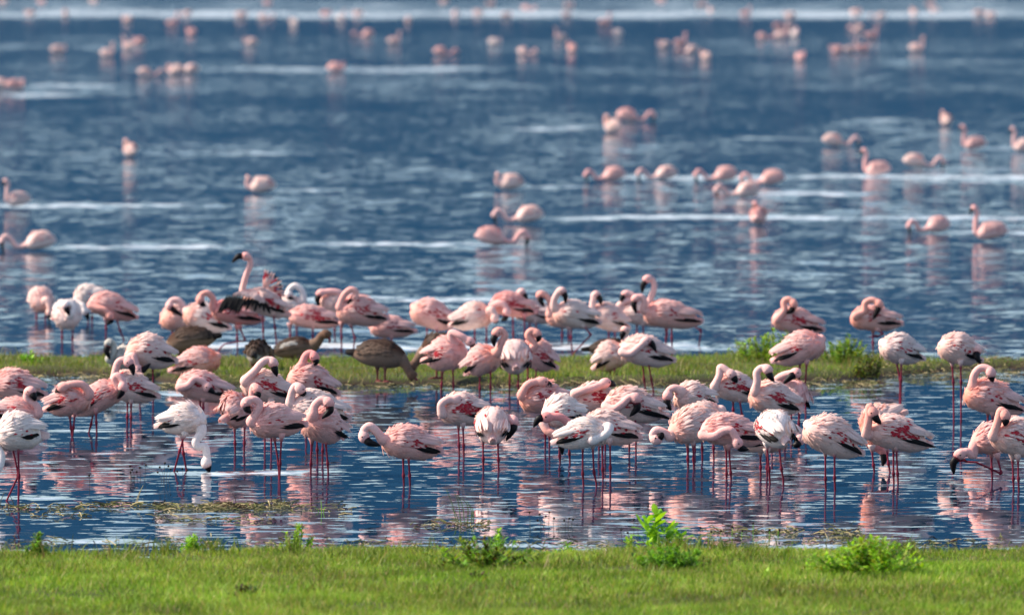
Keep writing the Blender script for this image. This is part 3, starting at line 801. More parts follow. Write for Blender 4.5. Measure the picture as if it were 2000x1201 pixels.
# ------------------------------------------------------------------ the flock: poses in photograph pixels, depth offsets in cm towards the camera
LAKE = 'flamingos in the lake behind the sandbar'
BAR = 'flamingos along the grassy sandbar'
POND = 'flamingos wading in the pond'
FLOCK = [
 # --- in the lake, beyond the sandbar, left to right
 dict(label='pale flamingo feeding bill-down at the lake edge with only its rounded body up', yf=628, B=(82, 594, 14), T=(76, 588, -14), H=44, neck=[(92, 588, 14), (97, 600, 16), (97, 610, 15)], bill=[(97, 617, 15), (96, 628, 14)], legs=[(71, 71), (89, 89)], tint='P', crim=.1, group=LAKE),
 dict(label='whitish flamingo facing the bank with its bill tucked down its breast', yf=672, B=(128, 625, 14), T=(134, 618, -16), H=52, neck=[(140, 612, 14), (143, 600, 13), (134, 591, 12), (128, 597, 15)], bill=[(131, 606, 17), (137, 618, 16)], legs=[(121, 121), (142, 142)], tint='W', crim=.25, neck_tint='W', group=LAKE),
 dict(label='white flamingo feeding behind a pinker one with its neck straight down', yf=632, B=(143, 588), T=(205, 580), H=40, neck=[(150, 590, 6), (162, 597, 10), (166, 608, 10)], bill=[(170, 615, 10), (172, 626, 10)], legs=[(170, 172), (180, 180)], tint='W', neck_tint='W', crim=.1, group=LAKE),
 dict(label='pink flamingo striding in the lake with its neck curled under its breast', yf=666, B=(173, 588, 6), T=(264, 623, -4), H=46, neck=[(178, 597, 10), (192, 602, 13), (206, 606, 14), (215, 618, 14)], bill=[(216, 627, 14), (208, 634, 14)], legs=[[(207, 618), (207, 640), (207, 664)], [(226, 616), (234, 645), (243, 666)]], tint='K', neck_tint='O', crim=.1, group=LAKE),
 dict(label='flamingo above the reddish goose with its bill laid on its own neck', yf=668, B=(318, 625, 10), T=(372, 632, -12), H=46, neck=[(352, 616, 12), (358, 600, 12), (349, 587, 12), (336, 587, 12), (331, 598, 13)], bill=[(340, 606, 15), (357, 617, 15)], tint='P', neck_tint='P', crim=.1, orange=.5, group=LAKE),
 dict(label='white and orange ruffled flamingo with no head showing beside the pair of geese', yf=672, B=(358, 612, 4), T=(446, 644, -4), H=50, tint=(.86, .66, .61), crim=.5, orange=.6, fluff=.5, group=LAKE),
 dict(label='deep pink flamingo with one leg bent forward and its head hung to its breast', yf=684, B=(412, 606), T=(512, 628), H=44, neck=[(417, 600, 3), (416, 584, 4), (406, 573, 5), (394, 576, 6), (391, 586, 7)], bill=[(396, 594, 8), (403, 597, 8)], legs=[[(463, 634), (463, 660), (464, 684)], [(466, 634), (479, 665), (438, 672), (428, 682)]], tint='D', neck_tint='O', crim=.15, group=LAKE),
 dict(label='tall flamingo stretching black-edged wings with its neck upright', yf=692, B=(474, 580, 4), T=(562, 618, -4), H=46, neck=[(474, 566, 4), (480, 540, 4), (488, 520, 4), (488, 506, 4), (480, 501, 5)], bill=[(465, 501, 6), (453, 513, 6)], legs=[[(513, 606), (514, 645), (515, 692)], [(533, 608), (537, 640), (542, 690)]], tint='P', neck_tint='K', crim=.5, orange=.4, nr=.024, black=.6, group=LAKE,
      fan=[dict(root=(505, 568, 14), base=[(446, 574, 22), (470, 572, 25), (498, 577, 24), (516, 586, 18)], tips=[(426, 610, 24), (450, 614, 28), (482, 606, 28), (526, 612, 20)], n=15, wid=.034, crim=(.05, .35), cp=.5, kmax=.62),
           dict(root=(512, 566, -8), base=[(517, 536, -24), (530, 540, -26), (542, 556, -22), (545, 575, -16)], tips=[(522, 533, -28), (543, 541, -30), (552, 562, -26), (551, 588, -18)], n=9, wid=.022, crim=(.5, .8), cp=.4, kmax=.95)]),
 dict(label='greyish white flamingo with a looped neck half hidden behind the wing-stretching bird', yf=655, B=(590, 592, 0), T=(552, 618, 0), H=40, neck=[(592, 585, 3), (590, 568, 3), (576, 558, 3), (565, 566, 3), (564, 576, 4)], bill=[(567, 584, 6), (578, 588, 6)], tint='W', neck_tint='W', crim=.1, group=LAKE),
 dict(label='pink flamingo with a broad crimson wing patch crouched low above the white-flanked goose', yf=668, B=(564, 618, 4), T=(662, 634, -4), H=42, legs=[(566, 567), (611, 611)], tint='K', crim=1.0, group=LAKE),
 dict(label='pale flamingo behind others drawing its bill sideways along a raised wing', yf=662, B=(622, 592, 3), T=(706, 610, -3), H=44, neck=[(655, 585, 6), (664, 573, 7), (645, 569, 8), (626, 573, 8)], bill=[(620, 585, 9), (624, 600, 9)], tint='P', neck_tint='K', crim=.2, group=LAKE),
 dict(label='bulky pink flamingo with a tight neck loop lifting one foot from the lake', yf=693, B=(657, 606, 5), T=(754, 626, -5), H=56, neck=[(664, 598, 8), (671, 578, 9), (684, 566, 9), (695, 570, 9), (692, 582, 9)], bill=[(684, 590, 10), (676, 594, 10)], legs=[[(667, 628), (667, 660), (667, 694)], [(683, 628), (693, 660), (690, 684)], [(708, 626), (705, 650), (704, 676)]][:2] + [[(703, 628), (704, 655), (704, 680)]][:0], tint='K', crim=.4, fluff=.4, group=LAKE),
 dict(label='small pink flamingo leaning low behind the grazing goose', yf=688, B=(722, 640, 2), T=(808, 650, -2), H=40, legs=[(751, 750), (765, 764)], tint='K', crim=.25, orange=.1, group=LAKE),
 dict(label='headless-looking pink flamingo standing alone in the lake behind the geese', yf=672, B=(803, 604, 6), T=(884, 640, -6), H=52, legs=[(834, 834), (852, 855)], tint='K', crim=.35, orange=.35, group=LAKE),
 dict(label='cream flamingo with its tail to the left and bill pushed under its breast', yf=676, B=(962, 612, 6), T=(884, 638, -6), H=48, neck=[(960, 606, 11), (966, 616, 12), (966, 622, 12)], bill=[(968, 627, 12), (974, 628, 12)], legs=[(927, 927), (950, 950)], tint='P', orange=.5, crim=.1, group=LAKE),
 dict(label='pink flamingo hanging its neck in an upside-down U across its flank', yf=672, B=(957, 592, 2), T=(1042, 612, -4), H=44, neck=[(962, 598, 8), (974, 592, 12), (985, 596, 13), (990, 610, 13)], bill=[(986, 622, 13), (978, 626, 13)], legs=[(1001, 1003), (1024, 1025)], tint='D', neck_tint='K', crim=.6, group=LAKE),
 dict(label='flamingo whose pale round head looks out above a pinker back', yf=655, B=(1000, 605), T=(1090, 626), H=40, neck=[(1004, 598, 2), (1008, 582, 2), (1018, 571, 3)], bill=[(1026, 580, 4), (1027, 590, 4)], tint='P', neck_tint='P', crim=.3, group=LAKE),
 dict(label='orange-necked flamingo holding its black bill against its looped neck', yf=666, B=(1066, 620), T=(1150, 632), H=40, neck=[(1074, 612, 4), (1075, 592, 4), (1066, 577, 4), (1055, 576, 5)], bill=[(1056, 587, 7), (1063, 600, 7)], tint='P', neck_tint='O', orange=.6, crim=.1, group=LAKE),
 dict(label='white-bodied flamingo with crossed legs and bill resting on its shoulder', yf=697, B=(1080, 610, 4), T=(1168, 634, -4), H=50, neck=[(1082, 598, 6), (1083, 584, 7), (1090, 572, 7), (1097, 569, 7)], bill=[(1104, 578, 8), (1104, 592, 8)], legs=[[(1116, 632), (1115, 660), (1118, 696)], [(1137, 632), (1154, 654), (1120, 690)]], tint=(.86, .66, .61), neck_tint='P', crim=.05, orange=.4, group=LAKE),
 dict(label='pale pink flamingo with a short upright neck next to the crossed-legged bird', yf=676, B=(1152, 612, 4), T=(1222, 642, -6), H=48, neck=[(1157, 604, 6), (1158, 588, 6), (1163, 576, 6)], bill=[(1172, 584, 8), (1174, 596, 8)], legs=[(1189, 1189), (1200, 1202)], tint='P', neck_tint='P', crim=.15, group=LAKE),
 dict(label='flamingo whose neck lies along its own back behind the tallest necks', yf=664, B=(1209, 606), T=(1300, 632), H=44, neck=[(1210, 598, 3), (1222, 588, 5), (1240, 584, 5), (1232, 575, 4), (1222, 575, 4)], bill=[(1215, 582, 6), (1214, 592, 6)], tint='P', neck_tint='K', crim=.1, group=LAKE),
 dict(label='flamingo with the long raised S-neck watching over the group', yf=676, B=(1256, 610, 0), T=(1352, 628, -2), H=46, neck=[(1262, 602, 3), (1272, 580, 3), (1278, 560, 3), (1274, 546, 3), (1264, 545, 4)], bill=[(1256, 557, 5), (1254, 573, 5)], legs=[[(1303, 632), (1302, 655), (1300, 678)], [(1340, 628), (1369, 645), (1364, 685)]], tint='K', neck_tint='K', crim=.1, nr=.026, group=LAKE),
 dict(label='pink flamingo with an arched neck and bill pointing to the water, orange-tipped tail', yf=695, B=(1256, 614, 8), T=(1370, 632, 0), H=50, neck=[(1257, 604, 11), (1259, 590, 12), (1252, 580, 12), (1241, 584, 12)], bill=[(1238, 596, 13), (1243, 612, 13)], legs=[[(1312, 630), (1312, 660), (1313, 695)], [(1300, 632), (1301, 660), (1299, 690)]], tint='K', neck_tint='K', crim=.15, orange=.25, group=LAKE),
 dict(label='pink flamingo preening beyond the weedy clump with its bill on its wing', yf=694, B=(1507, 622, 4), T=(1606, 648, -4), H=48, neck=[(1520, 622, 11), (1532, 606, 11), (1531, 590, 10), (1541, 585, 10), (1550, 594, 11)], bill=[(1546, 606, 12), (1536, 613, 12)], tint='K', neck_tint='O', crim=.55, group=LAKE),
 dict(label='salmon flamingo on one leg beyond the weeds, its bill hanging down its side', yf=700, B=(1660, 622, 4), T=(1759, 636, -4), H=46, neck=[(1672, 616, 11), (1688, 608, 11), (1690, 592, 11), (1704, 586, 11), (1717, 594, 12)], bill=[(1714, 606, 13), (1705, 624, 13)], legs=[[(1705, 640), (1705, 670), (1706, 700)], [(1712, 640), (1724, 652), (1712, 658)]], tint='K', neck_tint='O', orange=.5, crim=.15, group=LAKE),
 # --- on and in front of the sandbar
 dict(label='grey juvenile flamingo with a black hooked bill behind a pink adult', yf=740, B=(212, 702), T=(290, 712), H=44, neck=[(214, 700, 6), (222, 688, 7), (221, 674, 7), (213, 670, 8)], bill=[(208, 684, 10), (215, 702, 10)], tint='G', neck_tint='G', crim=0, orange=0, fluff=.1, group=BAR),
 dict(label='long-legged pale pink flamingo with its neck doubled under its breast', yf=785, B=(246, 682, 4), T=(339, 710, -4), H=62, neck=[(250, 700, 9), (260, 694, 12), (264, 706, 13), (270, 722, 13)], bill=[(280, 722, 13), (294, 710, 13)], legs=[[(298, 706), (299, 755), (299, 786)], [(276, 716), (274, 760), (273, 786)]], tint='P', neck_tint='K', crim=.1, orange=.45, group=BAR),
 dict(label='rounded pink flamingo with an orange breast turned right and no head showing', yf=745, B=(430, 702, 2), T=(336, 728, -4), H=52, tint='K', orange=.7, crim=.15, group=BAR),
 dict(label='pink flamingo preening with its neck wound along its side, black-tipped tail', yf=806, B=(344, 748, 4), T=(453, 778, -4), H=54, neck=[(352, 756, 11), (368, 752, 14), (380, 740, 14), (396, 745, 14), (405, 756, 14)], bill=[(412, 762, 15), (420, 768, 15)], legs=[(390, 391), (397, 397)], tint='K', neck_tint='K', crim=.35, group=BAR),
 dict(label='flamingo reaching back over its shoulder with tail feathers hanging to the left', yf=768, B=(912, 690, 6), T=(832, 710, -6), H=62, neck=[(882, 662, 8), (882, 650, 9), (900, 656, 12), (918, 668, 12)], bill=[(925, 678, 12), (918, 688, 12)], legs=[(865, 861), (884, 886)], tint='K', neck_tint='K', orange=.2, crim=.45, black=1.2, fluff=.5, group=BAR),
 dict(label='pink flamingo with an orange throat pressing its black bill to its neck', yf=775, B=(972, 692, 6), T=(917, 730, -8), H=52, neck=[(972, 686, 8), (979, 670, 9), (986, 655, 9), (978, 645, 9), (970, 650, 10)], bill=[(964, 663, 12), (966, 677, 12)], legs=[(937, 937), (958, 958)], tint='K', neck_tint='O', crim=.1, orange=.6, group=BAR),
 dict(label='flamingo turned away with drooped wings and its head reaching down beside it', yf=768, B=(1002, 690, -14), T=(1008, 722, 16), H=64, neck=[(976, 690, 4), (970, 704, 10), (962, 716, 12)], bill=[(954, 724, 13), (944, 727, 13)], legs=[(996, 995), (1012, 1012)], tint='P', neck_tint='P', crim=.3, group=BAR),
 dict(label='ruffled pink flamingo with its orange neck folded into a tight knot', yf=757, B=(1016, 684, 4), T=(1080, 720, -4), H=54, neck=[(1034, 684, 11), (1044, 672, 12), (1031, 656, 12), (1038, 646, 12), (1048, 652, 12)], bill=[(1052, 660, 13), (1050, 668, 13)], legs=[(1030, 1032), (1047, 1047)], tint='K', neck_tint='O', crim=.6, fluff=.9, orange=.4, group=BAR),
 dict(label='cream flamingo with raised pale head above the neck of its neighbour', yf=745, B=(1224, 685, 2), T=(1167, 720, -2), H=52, neck=[(1222, 672, 3), (1219, 658, 3), (1221, 645, 3)], bill=[(1216, 653, 5), (1214, 664, 5)], legs=[(1192, 1192), (1201, 1199)], tint='P', orange=.3, crim=.05, group=BAR),
 dict(label='white-pink flamingo with its long neck laid back across its flank', yf=766, B=(1212, 680, 4), T=(1313, 708, -4), H=56, neck=[(1216, 688, 10), (1232, 690, 13), (1248, 678, 14), (1262, 666, 13)], bill=[(1274, 672, 12), (1281, 686, 12)], legs=[[(1254, 700), (1258, 740), (1261, 764)], [(1265, 700), (1272, 740), (1277, 768)]], tint='P', neck_tint='P', crim=.15, group=BAR),
 dict(label='pink flamingo on long legs before the weeds, tail down and breast to the right', yf=806, B=(1611, 668, 4), T=(1514, 709, -4), H=58, legs=[[(1563, 700), (1560, 760), (1562, 806)], [(1576, 700), (1572, 765), (1574, 808)]], tint='K', crim=.15, orange=.15, group=BAR),
 dict(label='whitish flamingo on thin crossed legs at the right-hand grassy tip, head hidden', yf=800, B=(1720, 676, 4), T=(1797, 703, -8), H=54, legs=[[(1749, 700), (1758, 740), (1757, 800)], [(1760, 700), (1760, 742), (1759, 800)]], tint=(.86, .66, .61), crim=.2, orange=.15, group=BAR),
 dict(label='pale flamingo with a large black bill hanging behind its tail', yf=826, B=(1834, 674, 4), T=(1910, 706, -8), H=56, neck=[(1888, 668, -6), (1900, 676, -3), (1908, 684, 2)], bill=[(1908, 697, 6), (1916, 712, 6)], legs=[[(1859, 702), (1862, 746), (1863, 828)], [(1876, 702), (1877, 746), (1877, 826)]], tint='P', crim=.25, orange=.2, group=BAR),
 # --- in the pond, back to front
 dict(label='pink flamingo with a crimson wing cut by the left edge of the pond', yf=812, B=(-20, 750, 3), T=(86, 776, -3), H=60, legs=[(25, 27), (34, 35)], tint='K', crim=.8, fluff=.6, group=POND),
 dict(label='pink flamingo with an S-curved neck just behind the whitest wader', yf=858, B=(78, 812, 3), T=(-28, 812, -3), H=52, neck=[(74, 806, 5), (70, 792, 6), (54, 780, 6), (53, 768, 6), (60, 764, 7)], bill=[(66, 774, 9), (69, 783, 9)], legs=[(18, 18), (30, 30)], tint='K', neck_tint='K', crim=.2, group=POND),
 dict(label='large white flamingo walking with its neck stretched down out of view', yf=978, B=(-12, 850, 4), T=(84, 856, -4), H=70, neck=[(-8, 868, 5), (2, 890, 8), (-2, 912, 10), (-14, 925, 10)], bill=[(-24, 940, 10), (-30, 950, 10)], legs=[[(22, 862), (36, 928), (13, 977)], [(35, 862), (37, 930), (36, 978)]], tint='W', neck_tint='W', crim=.15, orange=.1, fluff=.2, black=.5, group=POND),
 dict(label='puffed-up pink flamingo with its neck folded on its back and tail to the left', yf=852, B=(176, 776, 4), T=(95, 803, -4), H=58, neck=[(174, 768, 8), (162, 752, 10), (140, 750, 11), (122, 756, 10)], bill=[(114, 762, 6), (108, 768, 4)], legs=[(135, 140), (147, 142)], tint='K', crim=.6, fluff=.9, orange=.3, group=POND),
 dict(label='pink flamingo tilted forward with its black bill under a bent neck', yf=846, B=(240, 756, 4), T=(150, 812, -4), H=52, neck=[(232, 755, 8), (224, 740, 9), (230, 734, 10), (239, 744, 11), (240, 756, 12)], bill=[(236, 768, 13), (229, 779, 13)], legs=[[(184, 795), (178, 828), (173, 846)], [(187, 795), (188, 825), (189, 846)]], tint='K', neck_tint='K', crim=.6, group=POND),
 dict(label='white-backed flamingo with a rosy arched neck and long black bill, tail pink', yf=832, B=(210, 752, 4), T=(304, 778, -4), H=56, neck=[(222, 745, 8), (226, 722, 9), (231, 708, 9), (241, 703, 9), (251, 708, 10)], bill=[(258, 718, 11), (261, 733, 11)], legs=[(249, 248), (256, 256)], tint='P', neck_tint='K', crim=.6, fluff=.5, group=POND),
 dict(label='rose flamingo with neck arched over its back at the sandbar edge', yf=838, B=(561, 735, 4), T=(656, 772, -4), H=60, neck=[(590, 712, 4), (597, 695, 4), (607, 690, 4), (614, 698, 5)], bill=[(617, 706, 6), (615, 714, 6)], tint='K', neck_tint='D', crim=.45, fluff=.6, orange=.35, group=POND),
 dict(label='pale flamingo with a thick upright neck, red wing coverts and its bill on its back', yf=878, B=(472, 748, 6), T=(570, 780, -6), H=56, neck=[(480, 742, 10), (498, 724, 11), (512, 708, 11), (524, 703, 10), (533, 709, 10)], bill=[(537, 722, 11), (541, 735, 11)], legs=[(517, 517), (529, 530)], tint='P', neck_tint='P', crim=.9, group=POND),
 dict(label='whitish flamingo with its neck curled on its shoulder behind the front waders', yf=905, B=(564, 792, 4), T=(678, 822, -4), H=64, neck=[(568, 785, 6), (571, 765, 8), (578, 754, 8), (586, 760, 9)], bill=[(592, 768, 8), (598, 774, 6)], legs=[(618, 620), (631, 630)], tint=(.86, .66, .61), neck_tint='P', crim=.25, fluff=.4, group=POND),
 dict(label='plump pink flamingo facing away with a small neck loop over its back', yf=884, B=(486, 800, -4), T=(442, 822, 8), H=64, neck=[(494, 790, -3), (493, 768, -3), (496, 756, -3), (502, 762, -2)], bill=[(503, 772, 0), (501, 780, 0)], legs=[(458, 459), (478, 477)], tint='K', crim=.1, fluff=.4, group=POND),
 dict(label='rosy flamingo in front with a heavy S-neck and its bill turned under', yf=936, B=(488, 828, 6), T=(592, 834, -6), H=62, neck=[(492, 822, 8), (503, 804, 9), (506, 788, 9), (494, 780, 10), (481, 787, 10)], bill=[(483, 799, 11), (490, 807, 12)], legs=[[(534, 845), (544, 905), (545, 938)], [(550, 845), (547, 905), (546, 938)]], tint='K', neck_tint='K', crim=.15, orange=.15, group=POND),
 dict(label='pink flamingo facing us with its bill tucked against a hooked neck', yf=928, B=(598, 822, 14), T=(662, 858, -10), H=66, neck=[(612, 808, 16), (615, 792, 16), (628, 781, 16), (642, 787, 17)], bill=[(644, 802, 18), (629, 817, 19)], legs=[[(609, 852), (607, 905), (607, 930)], [(635, 852), (640, 905), (641, 922)]], tint='K', neck_tint='K', crim=.1, orange=.25, group=POND),
 dict(label='white flamingo feeding with its crooked neck down and bill in the water', yf=920, B=(403, 818, 4), T=(313, 836, -4), H=56, neck=[(392, 846, 6), (382, 862, 8), (388, 872, 8), (400, 872, 8), (404, 890, 8), (403, 904, 8)], bill=[(406, 912, 8), (409, 922, 8)], legs=[[(355, 842), (358, 885), (364, 918)], [(362, 842), (351, 880), (340, 920)]], tint='W', neck_tint='W', crim=.05, orange=.05, fluff=.2, group=POND),
 dict(label='lone pink flamingo bending its bill to its breast in open water', yf=948, B=(746, 862, 5), T=(857, 886, -5), H=62, neck=[(746, 856, 7), (735, 842, 8), (722, 832, 8), (711, 840, 8), (711, 853, 9)], bill=[(722, 864, 11), (743, 870, 12)], legs=[[(787, 882), (788, 928), (789, 948)], [(797, 882), (800, 928), (801, 950)]], tint='K', neck_tint='P', crim=.3, fluff=.5, orange=.25, group=POND),
 dict(label='pale flamingo with a wide red wing panel and its neck wrapped over its back', yf=892, B=(858, 802, 5), T=(950, 815, -5), H=60, neck=[(864, 806, 9), (862, 790, 11), (874, 781, 11), (892, 781, 9)], bill=[(904, 786, 5), (912, 790, 2)], legs=[(895, 897), (904, 906)], tint='P', neck_tint='P', crim=2.0, group=POND),
 dict(label='flamingo seen from behind with its head hung out to one side', yf=918, B=(962, 818, -14), T=(962, 862, 16), H=66, neck=[(980, 832, -8), (988, 820, -2), (998, 817, 0), (1003, 824, 2)], bill=[(1002, 838, 4), (988, 861, 4)], legs=[(943, 944), (972, 974)], tint='P', neck_tint='K', crim=.1, black=.6, group=POND),
 dict(label='very fluffed salmon flamingo with its head buried in its back feathers', yf=873, B=(1014, 778, 4), T=(1112, 792, -4), H=60, neck=[(1020, 770, 8), (1030, 752, 10), (1046, 746, 9), (1060, 746, 8)], bill=[(1072, 752, 6), (1080, 757, 4)], legs=[(1065, 1065), (1073, 1073)], tint='K', crim=.5, fluff=1.2, orange=.6, group=POND),
 dict(label='white flamingo with an orange throat hanging under its body', yf=905, B=(1060, 808, 5), T=(1134, 818, -6), H=60, neck=[(1062, 826, 8), (1068, 840, 10), (1078, 846, 11), (1088, 852, 10)], bill=[(1096, 868, 9), (1098, 888, 8)], legs=[[(1090, 832), (1093, 890), (1094, 906)], [(1108, 832), (1112, 885), (1113, 900)]], tint='W', neck_tint='O', crim=.12, orange=.3, fluff=.4, group=POND),
 dict(label='flamingo with crimson coverts and a fat neck laid flat over its back', yf=880, B=(1119, 778, 4), T=(1212, 796, -4), H=56, neck=[(1124, 768, 9), (1140, 762, 12), (1160, 757, 12), (1182, 748, 10)], bill=[(1194, 749, 7), (1202, 754, 4)], legs=[(1170, 1170), (1182, 1182)], tint='P', neck_tint='K', crim=1.2, orange=.4, group=POND),
 dict(label='pinkish white flamingo with a coiled neck and splayed black wingtips', yf=882, B=(1180, 784, 4), T=(1293, 816, -4), H=62, neck=[(1184, 794, 9), (1200, 798, 13), (1216, 788, 14), (1230, 776, 14), (1242, 778, 14)], bill=[(1244, 797, 14), (1230, 813, 14)], legs=[[(1230, 805), (1229, 850), (1229, 882)], [(1240, 805), (1242, 850), (1242, 884)]], tint='P', neck_tint='K', crim=.5, fluff=.6, orange=.3, black=1.5, group=POND),
 dict(label='pink flamingo thrusting its neck straight out past a white neighbour', yf=936, B=(1132, 832, 0), T=(1246, 858, -4), H=62, neck=[(1120, 838, 2), (1108, 824, 4), (1092, 814, 6), (1066, 815, 7)], bill=[(1052, 818, 8), (1042, 834, 8)], legs=[[(1176, 855), (1177, 916), (1178, 940)], [(1191, 855), (1192, 913), (1192, 936)]], tint='P', neck_tint='D', crim=.3, fluff=.3, group=POND),
 dict(label='white flamingo in front with its tail to the left and neck tucked along its breast', yf=950, B=(1190, 842, 7), T=(1087, 868, 3), H=56, neck=[(1188, 836, 9), (1185, 846, 14), (1172, 854, 14), (1158, 858, 13)], bill=[(1150, 862, 9), (1144, 864, 7)], legs=[[(1138, 862), (1138, 925), (1140, 952)], [(1157, 862), (1160, 922), (1165, 945)]], tint='W', neck_tint='W', crim=.25, orange=.1, fluff=.3, group=POND),
 dict(label='pale flamingo with an inky bill hanging in front of its round body', yf=880, B=(1318, 778, 5), T=(1390, 786, -8), H=50, neck=[(1330, 764, 8), (1318, 758, 9), (1308, 762, 9), (1304, 774, 10)], bill=[(1303, 788, 11), (1311, 802, 11)], tint='P', neck_tint='K', crim=.2, fluff=.5, orange=.25, group=POND),
 dict(label='ruffled cream flamingo with its neck looped forward into a ring', yf=914, B=(1308, 842, 6), T=(1412, 838, -6), H=66, neck=[(1308, 852, 7), (1296, 844, 8), (1282, 840, 8), (1275, 850, 8), (1282, 858, 9)], bill=[(1290, 852, 10), (1298, 838, 8)], legs=[(1342, 1344), (1353, 1355)], tint='P', neck_tint='P', crim=.1, fluff=.9, orange=.5, group=POND),
 dict(label='flamingo behind the ruffled cream one with its breast turned right', yf=900, B=(1413, 806, -2), T=(1322, 826, -6), H=42, legs=[(1370, 1372), (1392, 1394)], tint='P', crim=.1, orange=.3, group=POND),
 dict(label='rose flamingo with a snaking neck ending in a black bill at its tail', yf=936, B=(1368, 838, 5), T=(1492, 862, -4), H=60, neck=[(1374, 850, 9), (1394, 852, 13), (1412, 842, 14), (1427, 840, 15), (1436, 852, 15), (1441, 866, 15)], bill=[(1448, 875, 15), (1462, 878, 14)], legs=[[(1418, 865), (1419, 925), (1419, 940)], [(1423, 865), (1427, 923), (1428, 938)]], tint='K', neck_tint='K', crim=.45, orange=.2, group=POND),
 dict(label='flamingo hidden behind a white one with its pink neck looped to the right', yf=930, B=(1540, 862, 0), T=(1448, 872, -4), H=44, neck=[(1540, 846, 1), (1550, 836, 2), (1561, 844, 2), (1562, 858, 3)], bill=[(1556, 868, 5), (1547, 870, 5)], legs=[(1485, 1486), (1497, 1498)], tint='P', neck_tint='P', crim=.1, group=POND),
 dict(label='white flamingo turned away with its wings hanging like a cape', yf=946, B=(1494, 828, -12), T=(1534, 866, 14), H=68, legs=[[(1497, 862), (1502, 917), (1504, 948)], [(1521, 862), (1526, 915), (1530, 936)]], tint='W', crim=.2, orange=.1, fluff=.4, group=POND),
 dict(label='flamingo with bright red coverts and its neck hooked down to its wing', yf=832, B=(1392, 752, 5), T=(1480, 776, -5), H=54, neck=[(1396, 754, 11), (1405, 734, 12), (1407, 718, 11), (1416, 721, 12), (1428, 731, 13)], bill=[(1435, 740, 14), (1440, 747, 14)], legs=[[(1432, 772), (1432, 800), (1434, 832)], [(1443, 772), (1449, 810), (1452, 832)]], tint='P', neck_tint='P', crim=1.3, group=POND),
 dict(label='peach-necked flamingo holding a dark bill over its back', yf=862, B=(1464, 770, 5), T=(1556, 804, -5), H=60, neck=[(1476, 762, 9), (1479, 744, 11), (1478, 728, 11), (1487, 719, 11), (1499, 722, 12)], bill=[(1504, 734, 13), (1512, 745, 13)], legs=[(1508, 1508), (1533, 1533)], tint='P', neck_tint='P', crim=.8, orange=.5, group=POND),
 dict(label='pink flamingo with folded wings drooping and its bill drawn across its shoulder', yf=846, B=(1536, 756, -8), T=(1562, 800, 8), H=54, neck=[(1518, 742, 4), (1530, 733, 8), (1546, 729, 11), (1556, 728, 12)], bill=[(1544, 736, 14), (1529, 750, 14)], legs=[(1545, 1546), (1560, 1560)], tint='K', neck_tint='K', crim=.2, orange=.4, group=POND),
 dict(label='pink flamingo edged with orange plumes, its neck arched over its back', yf=852, B=(1882, 768, 5), T=(1997, 806, -5), H=62, neck=[(1900, 752, 7), (1903, 732, 8), (1914, 719, 8), (1928, 719, 9), (1935, 728, 10)], bill=[(1937, 738, 10), (1939, 746, 8)], legs=[(1929, 1930), (1938, 1939)], tint='K', neck_tint='K', orange=.7, fluff=.9, crim=.15, group=POND),
 dict(label='bulging pale flamingo standing with no head showing between open stretches of water', yf=958, B=(1571, 836, 6), T=(1678, 890, -6), H=70, legs=[[(1612, 875), (1612, 935), (1613, 960)], [(1630, 875), (1630, 933), (1631, 958)]], tint='P', crim=.35, fluff=.7, orange=.2, group=POND),
 dict(label='orange-fringed flamingo behind its neighbour, dark bill dropped to the water', neck_tint='D', yf=922, B=(1684, 848, 0), T=(1764, 812, -8), H=58, neck=[(1700, 868, -10), (1715, 876, -12), (1726, 880, -12)], bill=[(1727, 893, -11), (1724, 910, -10)], legs=[[(1702, 868), (1706, 908), (1708, 924)], [(1731, 866), (1735, 905), (1738, 920)]], tint='P', orange=.8, fluff=1.0, crim=.05, black=.3, group=POND),
 dict(label='white and crimson flamingo preening its shoulder with a tall folded neck', yf=944, B=(1690, 838, 5), T=(1815, 874, -5), H=62, neck=[(1692, 848, 9), (1696, 824, 12), (1697, 804, 12), (1699, 794, 12), (1705, 806, 13)], bill=[(1711, 817, 14), (1721, 828, 14)], legs=[[(1745, 866), (1745, 925), (1746, 946)], [(1750, 866), (1753, 925), (1754, 944)]], tint='P', neck_tint='O', crim=1.1, orange=.3, fluff=.3, black=1.3, group=POND),
 dict(label='feeding pink flamingo with one leg folded forward and bill just above the water', yf=938, B=(1898, 862, 5), T=(1980, 868, -5), H=56, neck=[(1902, 876, 6), (1900, 888, 7), (1888, 882, 8), (1874, 888, 8)], bill=[(1862, 904, 9), (1863, 926, 9)], legs=[[(1936, 880), (1937, 915), (1938, 938)], [(1946, 884), (1956, 925), (1908, 903), (1884, 901)]], tint='K', neck_tint='K', crim=.05, orange=.25, group=POND),
 dict(label='salmon-necked flamingo with a red wing bar at the pond\'s right edge', yf=960, B=(1936, 846, 6), T=(2040, 884, -4), H=68, neck=[(1940, 850, 10), (1948, 826, 12), (1953, 806, 12), (1957, 802, 12), (1963, 812, 13)], bill=[(1964, 823, 14), (1962, 832, 14)], legs=[[(1977, 885), (1979, 935), (1980, 962)], [(1988, 885), (1989, 935), (1990, 960)]], tint='P', neck_tint='O', crim=1.1, orange=.4, fluff=.6, group=POND),
]
for i, b_ in enumerate(FLOCK):
    flamingo(seed=i, **b_)
